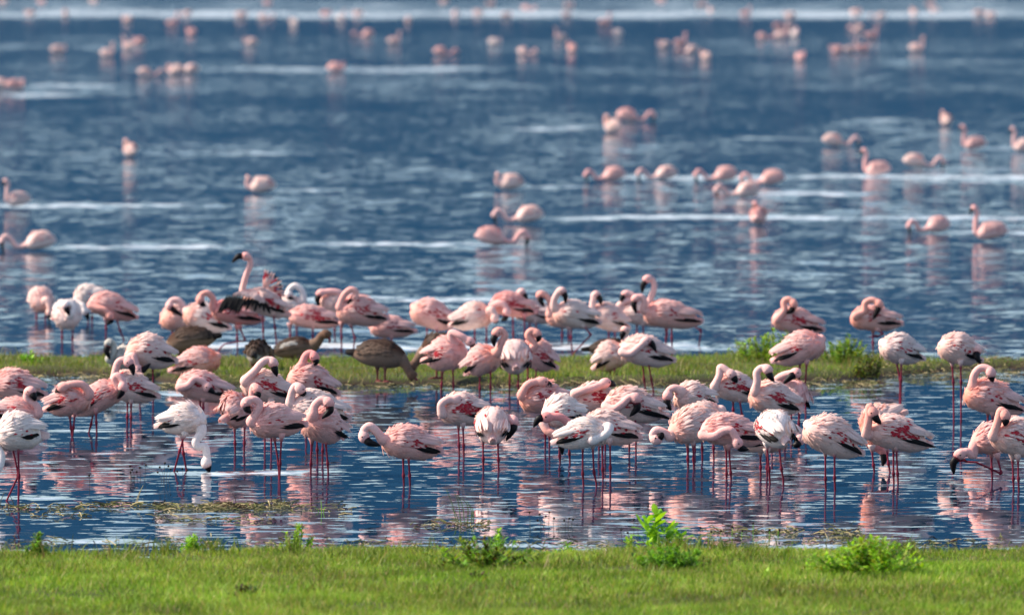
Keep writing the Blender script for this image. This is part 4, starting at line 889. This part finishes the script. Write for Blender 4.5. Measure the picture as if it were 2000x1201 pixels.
# ------------------------------------------------------------------ flamingos afloat on the open lake: a few poses, copied
def swimmer(pose, tint, seed):
    """one floating flamingo facing -X, origin on the waterline; returns its root"""
    rng = np.random.default_rng(500 + seed)
    base = mix(TINT[tint], TINT['W'], .25)
    root = empty('swimming_flamingo', (0, 0, 0))
    V3 = lambda x, z, y=0.0: np.array([x, y, z])
    if pose == 'away':
        tr = Trunk(V3(-.02, .075, .17), V3(.02, .10, -.17), .20)
        neck = [V3(-.05, .12, .15), V3(-.07, .20, .14), V3(-.06, .25, .12)]; bill = [V3(-.07, .22, .09), V3(-.06, .17, .08)]
    elif pose == 'upright':
        tr = Trunk(V3(-.16, .08), V3(.19, .13), .19)
        neck = [V3(-.17, .12), V3(-.17, .24), V3(-.155, .33), V3(-.185, .375)]; bill = [V3(-.225, .345), V3(-.235, .29)]
    elif pose == 'feeding':
        tr = Trunk(V3(-.13, .07), V3(.20, .12), .19)
        neck = [V3(-.17, .05), V3(-.24, .06), V3(-.29, .13), V3(-.35, .165), V3(-.385, .11)]; bill = [V3(-.38, .05), V3(-.36, -.01)]
    else:   # 'short': neck drawn in
        tr = Trunk(V3(-.15, .08), V3(.19, .12), .20)
        neck = [V3(-.17, .10), V3(-.19, .17), V3(-.165, .225)]; bill = [V3(-.20, .19), V3(-.21, .14)]
    body = MB()
    S = np.concatenate([[0, .02, .06], np.linspace(.12, .9, 9), [.96, 1.0]]); k = 14
    ph = np.linspace(0, 2 * np.pi, k, endpoint=False)
    SS, PP = np.meshgrid(S, ph, indexing='ij')
    f = [(i * k + j, i * k + (j + 1) % k, (i + 1) * k + (j + 1) % k, (i + 1) * k + j) for i in range(len(S) - 1) for j in range(k)]
    body.add(tr.surf(SS, PP).reshape(-1, 3), f, base)
    NP = np.array([tr.axis(np.array(.12))] + neck)
    hd = unit(bill[0] - NP[-1])
    Q = catmull(np.vstack([NP, NP[-1] + hd * .03]), 26)
    arc = np.concatenate([[0], np.cumsum(np.linalg.norm(np.diff(Q, axis=0), axis=1))])
    hc = arc[np.argmin(np.linalg.norm(Q - NP[-1], axis=1))]
    rad = np.maximum(.026 * (1 + .5 * np.exp(-(arc / .05) ** 2)), .036 * np.sqrt(np.clip(1 - ((arc - hc) / .045) ** 2, 0, 1)))
    rad[-2:] *= .7
    V, f, ri = tube(Q, rad, 9)
    body.add(V, f, mix(base, TINT['D'], .35))
    body.build('body', M_SKIN, root)
    bm = MB(); BQ = catmull([NP[-1] + hd * .018, bill[0], bill[1]], 8)
    V, f, ri = tube(BQ, np.interp(np.linspace(0, 1, 8), [0, .5, 1], [.021, .02, .006]), 7)
    bm.add(V, f, TINT['bill']); bm.build('bill', M_BILL, root)
    for sg in (-1, 1):
        wm = MB(); n = 90
        s = rng.uniform(.12, .78, n); ph_ = rng.uniform(.1, 1.5, n)
        p, d, nrm = tr.frame(s, sg * ph_)
        c = base[None] * rng.uniform(.86, 1.08, (n, 1))
        pick = rng.random(n) < .12
        c[pick] = mix(TINT['crimson'], base, .3)
        feathers(wm, p + nrm * .004, d, nrm, rng.uniform(.05, .08, n), rng.uniform(.016, .024, n), rng.uniform(0, .12, n), c, .2)
        wm.build('wing', M_FEATHER, root)
    return root

def copy_tree(o, parent=None):
    c = o.copy(); COL.objects.link(c)
    if parent is not None: c.parent = parent
    for ch in list(o.children): copy_tree(ch, c)
    return c

POSE_TXT = {'feeding': 'dipping its bill into the water', 'upright': 'holding its neck upright', 'away': 'turned tail-on', 'short': 'with its neck drawn in'}
TINT_TXT = {'P': 'pale pink', 'K': 'pink', 'D': 'deep pink', 'W': 'white'}
PROTO = {}
def put(label, x, y, pose, right=0, tint='P', yaw=0.0, scale=1.0, group='flamingos afloat on the open lake'):
    key = (pose, tint)
    if key not in PROTO:
        o = PROTO[key] = swimmer(pose, tint, len(PROTO))
    else:
        o = copy_tree(PROTO[key])
    o.location = Vector(ground(x, y))
    o.rotation_euler = (0, 0, math.radians(yaw) + (math.pi if right else 0))
    o.scale = (scale,) * 3
    o.name = 'swimming_flamingo'
    tag(o, label, 'flamingo', group)

for a in [('pale flamingo afloat alone with raised neck, above the bird feeding nearest the left shore', 36, 407, 'upright', 0, 'P', 25, .9),
          ('pale flamingo afloat with bill dipped, straight out from the bill-down bird at the lake edge', 74, 491, 'feeding', 0, 'P', 0),
          ('single pale flamingo afloat tail-on with nothing near it', 256, 308, 'away', 0, 'P', 10),
          ('single pale flamingo afloat beyond the wing-stretching bird, neck short', 511, 380, 'short', 0, 'P'),
          ('pale flamingo afloat with drawn-in neck, farthest of the loose trio in mid-lake', 997, 374, 'short', 0, 'P', 15),
          ('pale flamingo afloat dipping its bill, middle of the loose trio in mid-lake', 1030, 438, 'feeding', 0, 'P'),
          ('pink flamingo afloat dipping its bill to the right, nearest shore of the loose trio', 962, 482, 'feeding', 1, 'K', 10),
          ('pink flamingo afloat with dipped bill at the outer end of a feeding row', 1196, 356, 'feeding', 0, 'K', 12, .95),
          ('pale flamingo afloat with dipped bill, second in the feeding row', 1298, 354, 'feeding', 0, 'P', 12, .95),
          ('pink flamingo afloat with dipped bill, third in the feeding row', 1414, 357, 'feeding', 0, 'K', 8),
          ('pale flamingo afloat feeding just shoreward of the feeding row', 1458, 388, 'feeding', 0, 'P', 5),
          ('pink flamingo afloat half hidden at the end of the feeding row', 1505, 364, 'feeding', 0, 'K', -8),
          ('small pink flamingo afloat tail-on, shoreward of the feeding row', 1480, 441, 'away', 0, 'K', -15),
          ('pink flamingo afloat with dipped bill beside an upright-necked swimmer', 1829, 457, 'feeding', 0, 'K', 25, .9),
          ('pink flamingo afloat with upright neck, shoreward of all other upright-necked swimmers', 1936, 473, 'upright', 0, 'K', 0),
          ('pale flamingo afloat alone with its neck stretched right', 1630, 288, 'feeding', 1, 'P', 10),
          ('pink flamingo afloat with upright neck facing away from a right-feeding pale one', 1714, 347, 'upright', 0, 'K', 0),
          ('pale flamingo afloat feeding to the right between two upright-necked pink ones', 1790, 330, 'feeding', 1, 'P', 5),
          ('pink flamingo afloat with upright neck shoreward of the tail-on pale one', 1904, 296, 'upright', 0, 'K', 5),
          ('pale upright-necked flamingo afloat at the edge of the group on the right', 2002, 300, 'upright', 0, 'P', -5),
          ('pale flamingo afloat tail-on beyond the upright-necked group', 1849, 248, 'away', 0, 'P'),
          ('large pale flamingo afloat tail-on touching a feeding pink one', 1200, 262, 'away', 0, 'P', 30, 1.15),
          ('large pink flamingo afloat feeding right, overlapping a tail-on pale one', 1228, 240, 'feeding', 1, 'K', 0, 1.15)]:
    put(*a)
far_spots = [(28, 178, 'D'), (4, 176, 'P'), (285, 151, 'P'), (345, 149, 'K'), (372, 146, 'P'), (655, 144, 'D'), (112, 107, 'P'), (208, 114, 'K'), (252, 100, 'P'), (272, 90, 'D'), (335, 53, 'D'), (375, 70, 'D'),
             (491, 92, 'P'), (250, 45, 'P'), (60, 33, 'K'), (128, 34, 'K'), (80, 9, 'D'), (8, 9, 'K'), (182, 8, 'K'), (365, 34, 'K'), (470, 38, 'P'), (575, 52, 'W'), (515, 40, 'P'), (635, 33, 'D'), (665, 42, 'W'), (700, 34, 'K'),
             (522, 11, 'D'), (717, 75, 'D'), (768, 89, 'K'), (862, 110, 'D'), (797, 47, 'K'), (890, 34, 'K'), (935, 32, 'P'), (965, 91, 'W'), (868, 10, 'K'), (988, 38, 'P'), (956, 16, 'K'), (1023, 109, 'P'), (1096, 82, 'P'),
             (1118, 104, 'D'), (1180, 52, 'D'), (1208, 73, 'W'), (1298, 96, 'P'), (1328, 95, 'D'), (1350, 106, 'P'), (1380, 119, 'P'), (1028, 22, 'D'), (1110, 18, 'K'), (1108, 36, 'K'), (1368, 18, 'K'), (1388, 26, 'K'),
             (1455, 34, 'D'), (1290, 7, 'D'), (1490, 79, 'D'), (1525, 78, 'K'), (1552, 74, 'W'), (1521, 60, 'D'), (1544, 38, 'P'), (1561, 121, 'D'), (1636, 106, 'D'), (1660, 107, 'P'), (1684, 104, 'D'), (1677, 62, 'P'), (1701, 79, 'D'),
             (1789, 104, 'P'), (1670, 32, 'K'), (1720, 37, 'P'), (1785, 31, 'K'), (1826, 26, 'P'), (1912, 34, 'P'), (1934, 36, 'P'), (1815, 14, 'K')]
rg = random.Random(4)
SOFT = {'D': 'K', 'K': 'K', 'P': 'P', 'W': 'W'}
for (x, y, t) in far_spots:
    pose = rg.choice(['feeding', 'short', 'short', 'away', 'upright'])
    t = 'P' if t == 'K' else SOFT[t]
    zone = 'by the far pale band' if y < 60 else 'on the far blue water'
    lb = f'distant {TINT_TXT[t]} flamingo afloat {zone}, {POSE_TXT[pose]}'
    put(lb, x, y, pose, rg.random() < .5, t, rg.uniform(-35, 35), rg.uniform(.95, 1.15), lb.replace('flamingo', 'flamingos').replace(' its ', ' their '))
# ------------------------------------------------------------------ brown geese on the sandbar
GC = {k: np.array(lin(v)) for k, v in dict(back=(.27, .17, .12), flank=(.50, .41, .35), dark=(.12, .09, .08), white=(.82, .80, .77), head=(.40, .29, .23), bill=(.55, .26, .32), leg=(.50, .26, .26), rust=(.50, .33, .20)).items()}
def goose(label, yf, B, T, H, neck, bill, legs, seed, patch=0.0, pale=0.0):
    rng = np.random.default_rng(77 + seed)
    zg = 0.05
    D = ground(1000, yf, zg)[1]; ppm = F / D
    P = lambda q: at(q[0], q[1], D - (q[2] if len(q) > 2 else 0) * .01)
    tr = Trunk(P(B), P(T), H / ppm * 1.05, .08)
    org = np.array([tr.axis(np.array(.45))[0], D, zg])
    root = empty('goose', org); tag(root, label, 'goose', 'brown geese resting on the sandbar')
    body = MB()
    S = np.concatenate([[0, .02, .05], np.linspace(.1, .9, 13), [.95, 1.0]]); k = 18
    ph = np.linspace(0, 2 * np.pi, k, endpoint=False)
    SS, PP = np.meshgrid(S, ph, indexing='ij')
    f = [(i * k + j, i * k + (j + 1) % k, (i + 1) * k + (j + 1) % k, (i + 1) * k + j) for i in range(len(S) - 1) for j in range(k)]
    f.append(tuple(range(k)))
    C = mix(GC['flank'], GC['back'], np.clip(np.cos(PP) * 1.5, 0, 1).reshape(-1, 1))
    C = mix(C, GC['white'] * .8, pale * np.clip(SS * 1.6 - .4, 0, 1).reshape(-1, 1))
    body.add(tr.surf(SS, PP).reshape(-1, 3), f, C)
    NP = np.array([tr.axis(np.array(.14))] + [P(q) for q in neck]); BL = [P(q) for q in bill]
    hd = unit(BL[0] - NP[-1])
    Q = catmull(np.vstack([NP, NP[-1] + hd * .03]), 30)
    arc = np.concatenate([[0], np.cumsum(np.linalg.norm(np.diff(Q, axis=0), axis=1))])
    hc = arc[np.argmin(np.linalg.norm(Q - NP[-1], axis=1))]
    rad = np.maximum(.032 * (1 + .8 * np.exp(-(arc / .07) ** 2)), .040 * np.sqrt(np.clip(1 - ((arc - hc) / .05) ** 2, 0, 1)))
    rad[-1] *= .6
    V, f, ri = tube(Q, rad, 11)
    body.add(V, f, mix(GC['flank'], GC['head'], (arc / arc[-1])[ri][:, None]))
    for li, (xt, xb) in enumerate(legs):
        z = 3 if li else -3
        bt = tr.surf(np.array(.5), np.array(np.pi))
        top = at(xt, yf - (bt[2] - zg) * ppm - 6, D - z * .01); end = ground(xb, yf, zg); end[1] = D - z * .01
        leg_tube(body, [top, end], .008, None, GC['flank'], GC['leg'])
        web_foot(body, end, -tr.a, GC['leg'] * .7, zg - .012)
    body.build('body', M_SKIN, root, origin=org)
    bm = MB(); V, f, ri = tube(catmull([NP[-1] + hd * .025, BL[0], BL[1]], 6), np.interp(np.linspace(0, 1, 6), [0, 1], [.017, .007]), 7)
    bm.add(V, f, GC['bill']); bm.build('bill', M_BILL, root, origin=org)
    sd = unit(np.cross(hd, [0, 0, 1.0]))
    for sg in (-1, 1):
        em = MB(); eye_mesh(em, NP[-1] + sd * sg * .037 + np.array([0, 0, .008]), .005); em.build('eye', M_BILL, root, origin=org)
    for sg in (-1, 1):
        wm = MB(); n = 150
        s = rng.uniform(.16, .78, n); ph_ = rng.uniform(.05, 1.55, n)
        p, d, nrm = tr.frame(s, sg * ph_)
        c = mix(mix(GC['back'], GC['dark'], .4), GC['flank'], np.clip((ph_ - .8) / .5, 0, 1)[:, None] * .8) * rng.uniform(.7, 1.25, (n, 1))
        c = mix(c, GC['dark'], np.clip((s - .55) / .2, 0, 1)[:, None])
        pk = (np.abs(ph_ - 1.05) < .22) & (s > .3) & (s < .66)
        if patch: c[pk] = GC['white'] * rng.uniform(.85, 1.05, (pk.sum(), 1))
        feathers(wm, p + nrm * .004, d, nrm, rng.uniform(.05, .08, n), rng.uniform(.016, .026, n), rng.uniform(0, .1, n), c, .4, GC['flank'] * 1.15)
        wm.build('wing', M_FEATHER, root, origin=org)
    tm = MB(); n = 9
    s = np.full(n, .84); ph_ = np.linspace(-1.6, 1.6, n)
    p, d, nrm = tr.frame(s, ph_)
    feathers(tm, p * .6 + tr.axis(s) * .4, unit(tr.a + .15 * d), nrm, .11, .028, .03, GC['dark'], 0)
    tm.build('tail', M_FEATHER, root, origin=org)

goose('brown goose with a rusty dark tail, its head down behind a pink flamingo', 714, (324, 676), (424, 660), 48, [(326, 686, 4), (318, 700, 8), (312, 710, 10)], [(307, 716, 10), (303, 722, 10)], [(350, 350), (362, 362)], 0)
goose('brown goose facing right with a white flank patch and lowered head', 708, (618, 678), (530, 690), 38, [(620, 668, 3), (628, 656, 4), (637, 653, 5)], [(644, 662, 5), (643, 670, 5)], [(572, 572), (584, 585)], 1, patch=1)
goose('goose seen from behind with a pale rump, half covered by a flamingo\'s head', 722, (508, 690, -14), (496, 698, 14), 44, [(520, 682, -14), (526, 690, -18), (528, 700, -20)], [(530, 708, -20), (532, 714, -20)], [(494, 494), (508, 508)], 2, pale=.7)
goose('dark goose grazing with its neck stretched to the ground right of its body', 744, (794, 700, 4), (684, 692, -4), 52, [(792, 712, 6), (798, 724, 8), (805, 733, 9)], [(811, 739, 9), (816, 743, 9)], [(737, 737), (752, 752)], 3)
goose('goose half hidden behind a preening flamingo with its head down to the grass', 738, (822, 690, 2), (890, 676, -4), 50, [(818, 700, 4), (810, 710, 5), (804, 716, 6)], [(799, 723, 6), (796, 728, 6)], [(852, 853), (862, 863)], 4)
goose('goose showing only its black tail beside a cream flamingo', 722, (1232, 682, 0), (1148, 684, 0), 32, [(1236, 676, -2), (1246, 672, -2), (1252, 680, -2)], [(1258, 686, -2), (1262, 690, -2)], [(1196, 1196), (1208, 1208)], 5)
# ------------------------------------------------------------------ weeds, reeds and floating stems
LEAF = {k: np.array(lin(v)) for k, v in dict(lime=(.62, .80, .16), green=(.46, .66, .16), dark=(.28, .40, .13), olive=(.58, .62, .24), straw=(.64, .58, .42), dull=(.40, .40, .22), brown=(.30, .22, .15), grey=(.30, .30, .24)).items()}
def weed(name, label, x, y, hpx, wpx, n, leaf, cols, cat='plant', seed=0, stem='green', tall=.35, group=None, zt=None, spread=1.0, split=False):
    """leafy plant: separate stems carrying many leaves"""
    rng = np.random.default_rng(300 + seed)
    p0 = ground(x, y); p0[2] = max(ground_z(np.array([p0[0]]), np.array([p0[1]]))[0], -.02)
    ppm = F / p0[1]; h = hpx / ppm; w = wpx / ppm
    root = empty(name, p0); tag(root, label, cat, group)
    sm, lm = MB(), MB()
    def flush():
        nonlocal lm
        if split and lm.n:
            lm.build('leaf', M_LEAF, root); lm = MB()
    for i in range(n):
        a = rng.uniform(0, 2 * np.pi); r = rng.uniform(0, .5) ** .7 * w * .9
        hh = h * rng.uniform(tall, 1.0) * (1 - .45 * (r / (w * .5 + 1e-6)) ** 2)
        b0 = np.array([np.cos(a) * r * .6, np.sin(a) * r * .6, -.01])
        tip = np.array([np.cos(a) * r * spread, np.sin(a) * r * spread, max(hh, .02)])
        mid = (b0 + tip) / 2 + np.array([0, 0, hh * .12])
        Q = catmull([b0, mid, tip], 6)
        V, f, _ = tube(Q, np.linspace(.0030, .0012, 6), 4); sm.add(V, f, LEAF[stem] * .8)
        if split:
            sm.build('stem', M_TWIG, root); sm = MB()
        k = max(4, int(hh / (leaf * .30)))
        for t in np.linspace(.2, 1.0, k):
            q = b0 + (tip - b0) * t
            for _ in range(2):
                aa = rng.uniform(0, 2 * np.pi); el = rng.uniform(.0, .9)
                d = np.array([np.cos(aa) * np.cos(el), np.sin(aa) * np.cos(el), np.sin(el)])
                nv = unit(np.cross(np.cross(d, [0, 0, 1.0]), d))
                c = LEAF[cols[rng.integers(len(cols))]] * rng.uniform(.75, 1.25)
                L_ = leaf * rng.uniform(.6, 1.2)
                feathers(lm, q[None], d[None], nv[None], L_, L_ * rng.uniform(.35, .5), rng.uniform(-.2, .2), c, .2, c * 1.15)
                flush()
    if not split:
        sm.build('stems', M_TWIG, root)['kind'] = 'stuff'; lm.build('leaves', M_LEAF, root)['kind'] = 'stuff'
    return root

weed('broad_leaf_weed', 'tall weed with big lime green leaves at the edge of the near bank', 1278, 1084, 104, 80, 8, .095, ['lime', 'lime', 'green'], seed=1, tall=.6, split=True)
weed('broad_leaf_weed', 'smaller lime green weed leaning beside the tallest big-leaved weed', 1325, 1082, 68, 50, 5, .085, ['lime', 'green'], seed=2, tall=.6, split=True)
weed('fine_leaf_weed', 'thin yellow-green weed with small leaves left of the big-leaved weed', 1232, 1080, 46, 44, 8, .028, ['lime', 'olive'], seed=3)
weed('leafy_clump', 'dense bright green leafy clump standing alone on the near grass', 1694, 1150, 80, 165, 110, .040, ['lime', 'green', 'olive'], seed=4, tall=.2, spread=1.4)
weed('leafy_clump', 'dark shaggy clump with a lime top at the bank in the middle', 948, 1134, 62, 170, 70, .036, ['dark', 'green', 'olive', 'brown'], seed=5, tall=.2, spread=1.4)
weed('fine_leaf_weed', 'lime weed rising out of the dark shaggy clump', 976, 1100, 56, 34, 8, .034, ['lime', 'green'], seed=6, tall=.5)
weed('low_clump', 'low flat dark green clump lying in the grass', 1308, 1132, 48, 150, 70, .036, ['green', 'dark', 'green'], seed=7)
weed('fine_leaf_weed', 'round light green weed overlapping the water near the floating stems', 377, 1080, 46, 62, 26, .026, ['lime', 'green'], seed=8)
weed('tall_weed', 'wispy tall weed cluster standing before the rosy reflections', 580, 1082, 66, 70, 26, .028, ['green', 'olive', 'lime'], seed=9, tall=.4)
weed('low_clump', 'olive shaggy tuft at the left end of the near bank', 74, 1110, 46, 44, 20, .034, ['olive', 'dark', 'green'], seed=10)
weed('fine_leaf_weed', 'small lime sprig between the dark clump and the tall big-leaved weed', 1104, 1086, 32, 50, 12, .034, ['lime', 'green'], seed=11)
weed('fine_leaf_weed', 'tiny yellow-green seedling beside the dark shaggy clump', 868, 1112, 26, 16, 5, .030, ['lime'], seed=12)
weed('fine_leaf_weed', 'tiny seedling alone in the grass below the low flat clump', 1500, 1154, 18, 16, 5, .026, ['lime'], seed=13)
weed('low_clump', 'blurred dark tuft at the bottom of the grass', 478, 1198, 26, 60, 14, .034, ['dark', 'brown'], seed=14)
weed('low_clump', 'small brownish tuft in the middle of the grass', 935, 1160, 12, 36, 8, .03, ['brown', 'dark'], seed=15)
weed('bushy_clump', 'bushy yellow-green clump rising from the sandbar behind a pink flamingo', 1500, 716, 66, 150, 80, .038, ['olive', 'olive', 'lime', 'dark'], seed=16, tall=.35)
weed('bushy_clump', 'green and brown weedy clump at the sandbar\'s right', 1640, 722, 58, 115, 50, .036, ['olive', 'olive', 'dark', 'green'], seed=17, tall=.4)
weed('bushy_clump', 'dark stemmed weeds below the one-legged salmon flamingo', 1695, 738, 64, 60, 26, .034, ['olive', 'brown', 'dark'], seed=18, tall=.45, stem='brown')
weed('low_clump', 'small bright green tuft on the left of the sandbar', 62, 722, 28, 50, 16, .035, ['green', 'lime'], seed=19)
weed('low_clump', 'ragged dark sprig on the sandbar shore between two flamingos', 1157, 756, 20, 26, 8, .03, ['brown', 'dark'], seed=20)

def thin_stems(name, label, x, y, stems, col, heads=None, r=.0016, cat='reed', group=None):
    """reeds or twigs: each stem a polyline of photograph pixels"""
    p0 = ground(x, y); D = p0[1]
    root = empty(name, p0); tag(root, label, cat, group)
    for i, st in enumerate(stems):
        sm = MB()
        pts = [at(q[0], q[1], D + .03 * ((i * 7) % 5 - 2)) for q in st]
        pts[0][2] = -.05
        Q = catmull(pts, 10)
        V, f, _ = tube(Q, np.linspace(r * 1.3, r * .6, 10), 5); sm.add(V, f, LEAF[col])
        so = sm.build('stem', M_TWIG, root, origin=p0)
        if heads:
            hm = MB(); eye_mesh(hm, Q[-1], .007); hm.c[-1][:] = LEAF['brown'] * .35
            hm.build('seed_head', M_TWIG, so, origin=p0)

thin_stems('reed', 'arching thin green reeds standing in the pond near the middle', 905, 1022,
           [[(895, 1022), (885, 990), (872, 955)], [(902, 1022), (896, 985), (888, 962)], [(908, 1022), (904, 990), (893, 965)], [(912, 1022), (914, 992), (902, 972)],
            [(918, 1022), (921, 1000), (912, 978)], [(922, 1024), (925, 1002), (917, 984)], [(915, 1022), (922, 1008), (924, 992)], [(899, 1022), (892, 1006), (882, 992)]], 'dark', r=.0022)
thin_stems('dead_weed', 'dark dead stems with round seed heads in the pond before the feeding white flamingo', 270, 938,
           [[(256, 938), (255, 925), (254, 910)], [(262, 938), (262, 928), (258, 917)], [(268, 940), (268, 930), (267, 921)], [(275, 940), (274, 925), (273, 913)], [(281, 938), (284, 922), (285, 908)], [(258, 940), (257, 934), (255, 922)]], 'brown', True, .0012, 'plant')
thin_stems('dead_weed', 'dark dead stems poking from the pond between a seed-headed tuft and the white feeder', 320, 940,
           [[(320, 940), (318, 925), (312, 912)], [(321, 940), (321, 922), (322, 904)], [(323, 940), (326, 924), (329, 910)], [(318, 940), (314, 930), (308, 922)], [(324, 940), (331, 930), (333, 916)]], 'brown', True, .0012, 'plant')
thin_stems('dead_weed', 'faint dead stems in the pond below the white flamingo\'s legs', 357, 942,
           [[(353, 942), (351, 932), (346, 920)], [(357, 942), (357, 930), (356, 915)], [(361, 942), (364, 930), (366, 918)]], 'brown', True, .001, 'plant')
thin_stems('dead_reed', 'single bent straw-coloured stem in the left of the pond', 262, 984, [[(262, 990), (268, 972), (278, 950)], [(264, 988), (272, 966), (280, 947)]], 'straw', r=.0022)
thin_stems('dead_weed', 'single dark upright stem in the pond left of the seed-headed tufts', 175, 950, [[(175, 950), (175, 938), (174, 928)]], 'brown', True, .0012, 'plant')
thin_stems('water_weed', 'sparse grey stems rising from the pond under rosy reflections', 1068, 1030,
           [[(1036, 1030), (1035, 1015), (1034, 1000)], [(1056, 1032), (1056, 1018), (1054, 1004)], [(1062, 1032), (1063, 1020), (1066, 1008)], [(1072, 1032), (1072, 1016), (1073, 1000)], [(1080, 1032), (1081, 1022), (1082, 1012)], [(1066, 1034), (1060, 1024), (1050, 1016)]], 'grey', True, .0014, 'plant')
thin_stems('water_weed', 'short tuft of grey stems in the pond right of the sparser stems', 1112, 1030,
           [[(1104, 1030), (1104, 1022), (1102, 1016)], [(1110, 1032), (1110, 1020), (1112, 1012)], [(1116, 1030), (1117, 1020), (1119, 1014)]], 'grey', True, .0014, 'plant')
thin_stems('water_weed', 'dark flower stems standing behind the big-leaved weed', 1245, 1058,
           [[(1238, 1060), (1238, 1036), (1238, 1014)], [(1246, 1060), (1246, 1034), (1246, 1012)], [(1214, 1060), (1214, 1046), (1213, 1034)], [(1228, 1060), (1228, 1050), (1226, 1040)], [(1264, 1060), (1265, 1020), (1266, 988)], [(1300, 1060), (1300, 1034), (1298, 1010)], [(1366, 1062), (1367, 1045), (1368, 1030)]], 'grey', True, .0016, 'plant')
thin_stems('water_weed', 'short green stems along the shallow edge right of the big-leaved weed', 1420, 1048,
           [[(1388, 1050), (1388, 1044), (1389, 1038)], [(1408, 1050), (1408, 1042), (1408, 1036)], [(1429, 1050), (1430, 1038), (1430, 1028)], [(1448, 1052), (1449, 1042), (1450, 1036)], [(1471, 1050), (1471, 1036), (1471, 1022)], [(1502, 1048), (1503, 1040), (1503, 1034)], [(1520, 1046), (1520, 1040), (1522, 1035)]], 'green', True, .0020, 'plant')
thin_stems('dead_weed', 'dark leaning stems around the walking white flamingo\'s feet', 14, 985,
           [[(-5, 985), (6, 966), (12, 962)], [(32, 985), (22, 972), (12, 963)], [(2, 1030), (6, 1005), (12, 990)], [(10, 1030), (14, 1000), (20, 990)], [(5, 1040), (4, 1010), (2, 995)]], 'grey', None, .0022, 'plant')
thin_stems('dead_reed', 'short dark reed leaning over the floating stems', 462, 985, [[(462, 985), (460, 975), (454, 963)]], 'brown', r=.0024)
thin_stems('water_weed', 'slender green shoot in the pond left of the tall weed cluster', 628, 1000, [[(628, 1002), (628, 990), (627, 976)], [(630, 1002), (633, 994), (637, 990)], [(626, 1002), (622, 996), (616, 992)]], 'green', None, .0024, 'plant')

def litter(name, label, boxes, seed, r=(.0015, .0035), up=.012):
    """floating stems and leaves on the water"""
    rng = np.random.default_rng(seed)
    mb = MB()
    for (x0, x1, y0, y1, n) in boxes:
        for _ in range(n):
            q = ground(rng.uniform(x0, x1), rng.normal((y0 + y1) / 2, (y1 - y0) / 3.2))
            q[2] = max(ground_z(np.array([q[0]]), np.array([q[1]]))[0], 0.0) + rng.uniform(.001, .012)
            a = rng.uniform(0, 2 * np.pi); l = rng.uniform(.02, .10)
            d = np.array([np.cos(a), np.sin(a) * 1.5, rng.uniform(-.15, .35)]) * l
            col = LEAF[['straw', 'dull', 'straw', 'brown', 'dull'][rng.integers(5)]] * rng.uniform(.7, 1.2)
            V, f, _ = tube(np.array([q, q + d * .5 + np.array([0, 0, up * rng.random()]), q + d]), rng.uniform(*r), 4)
            mb.add(V, f, col)
    o = mb.build(name, M_TWIG, None, smooth=False)
    tag(o, label, 'floating weed', kind='stuff')
litter('floating_weed', 'matted straw-coloured stems and leaves floating in a line across the pond', [(400, 570, 986, 996, 300), (310, 420, 988, 998, 120), (160, 320, 986, 990, 80), (-20, 170, 991, 995, 60), (570, 690, 984, 1006, 30), (300, 540, 1014, 1020, 50), (60, 180, 1006, 1010, 24)], 5)
litter('shore_litter', 'pale washed-up stems along the sandbar edges', [(1690, 2040, 722, 738, 260), (1850, 2040, 708, 720, 420), (300, 480, 752, 760, 140), (480, 900, 752, 758, 200), (900, 1500, 750, 758, 300), (1500, 1720, 744, 754, 160), (1650, 1730, 748, 758, 80), (0, 300, 732, 742, 260), (0, 1400, 700, 706, 300)], 6)
litter('bank_litter', 'bits of stem and pebble along the near water line', [(800, 960, 1020, 1036, 60), (1380, 1560, 1034, 1048, 90), (1580, 1680, 1034, 1062, 80), (0, 2000, 1056, 1072, 300)], 7)
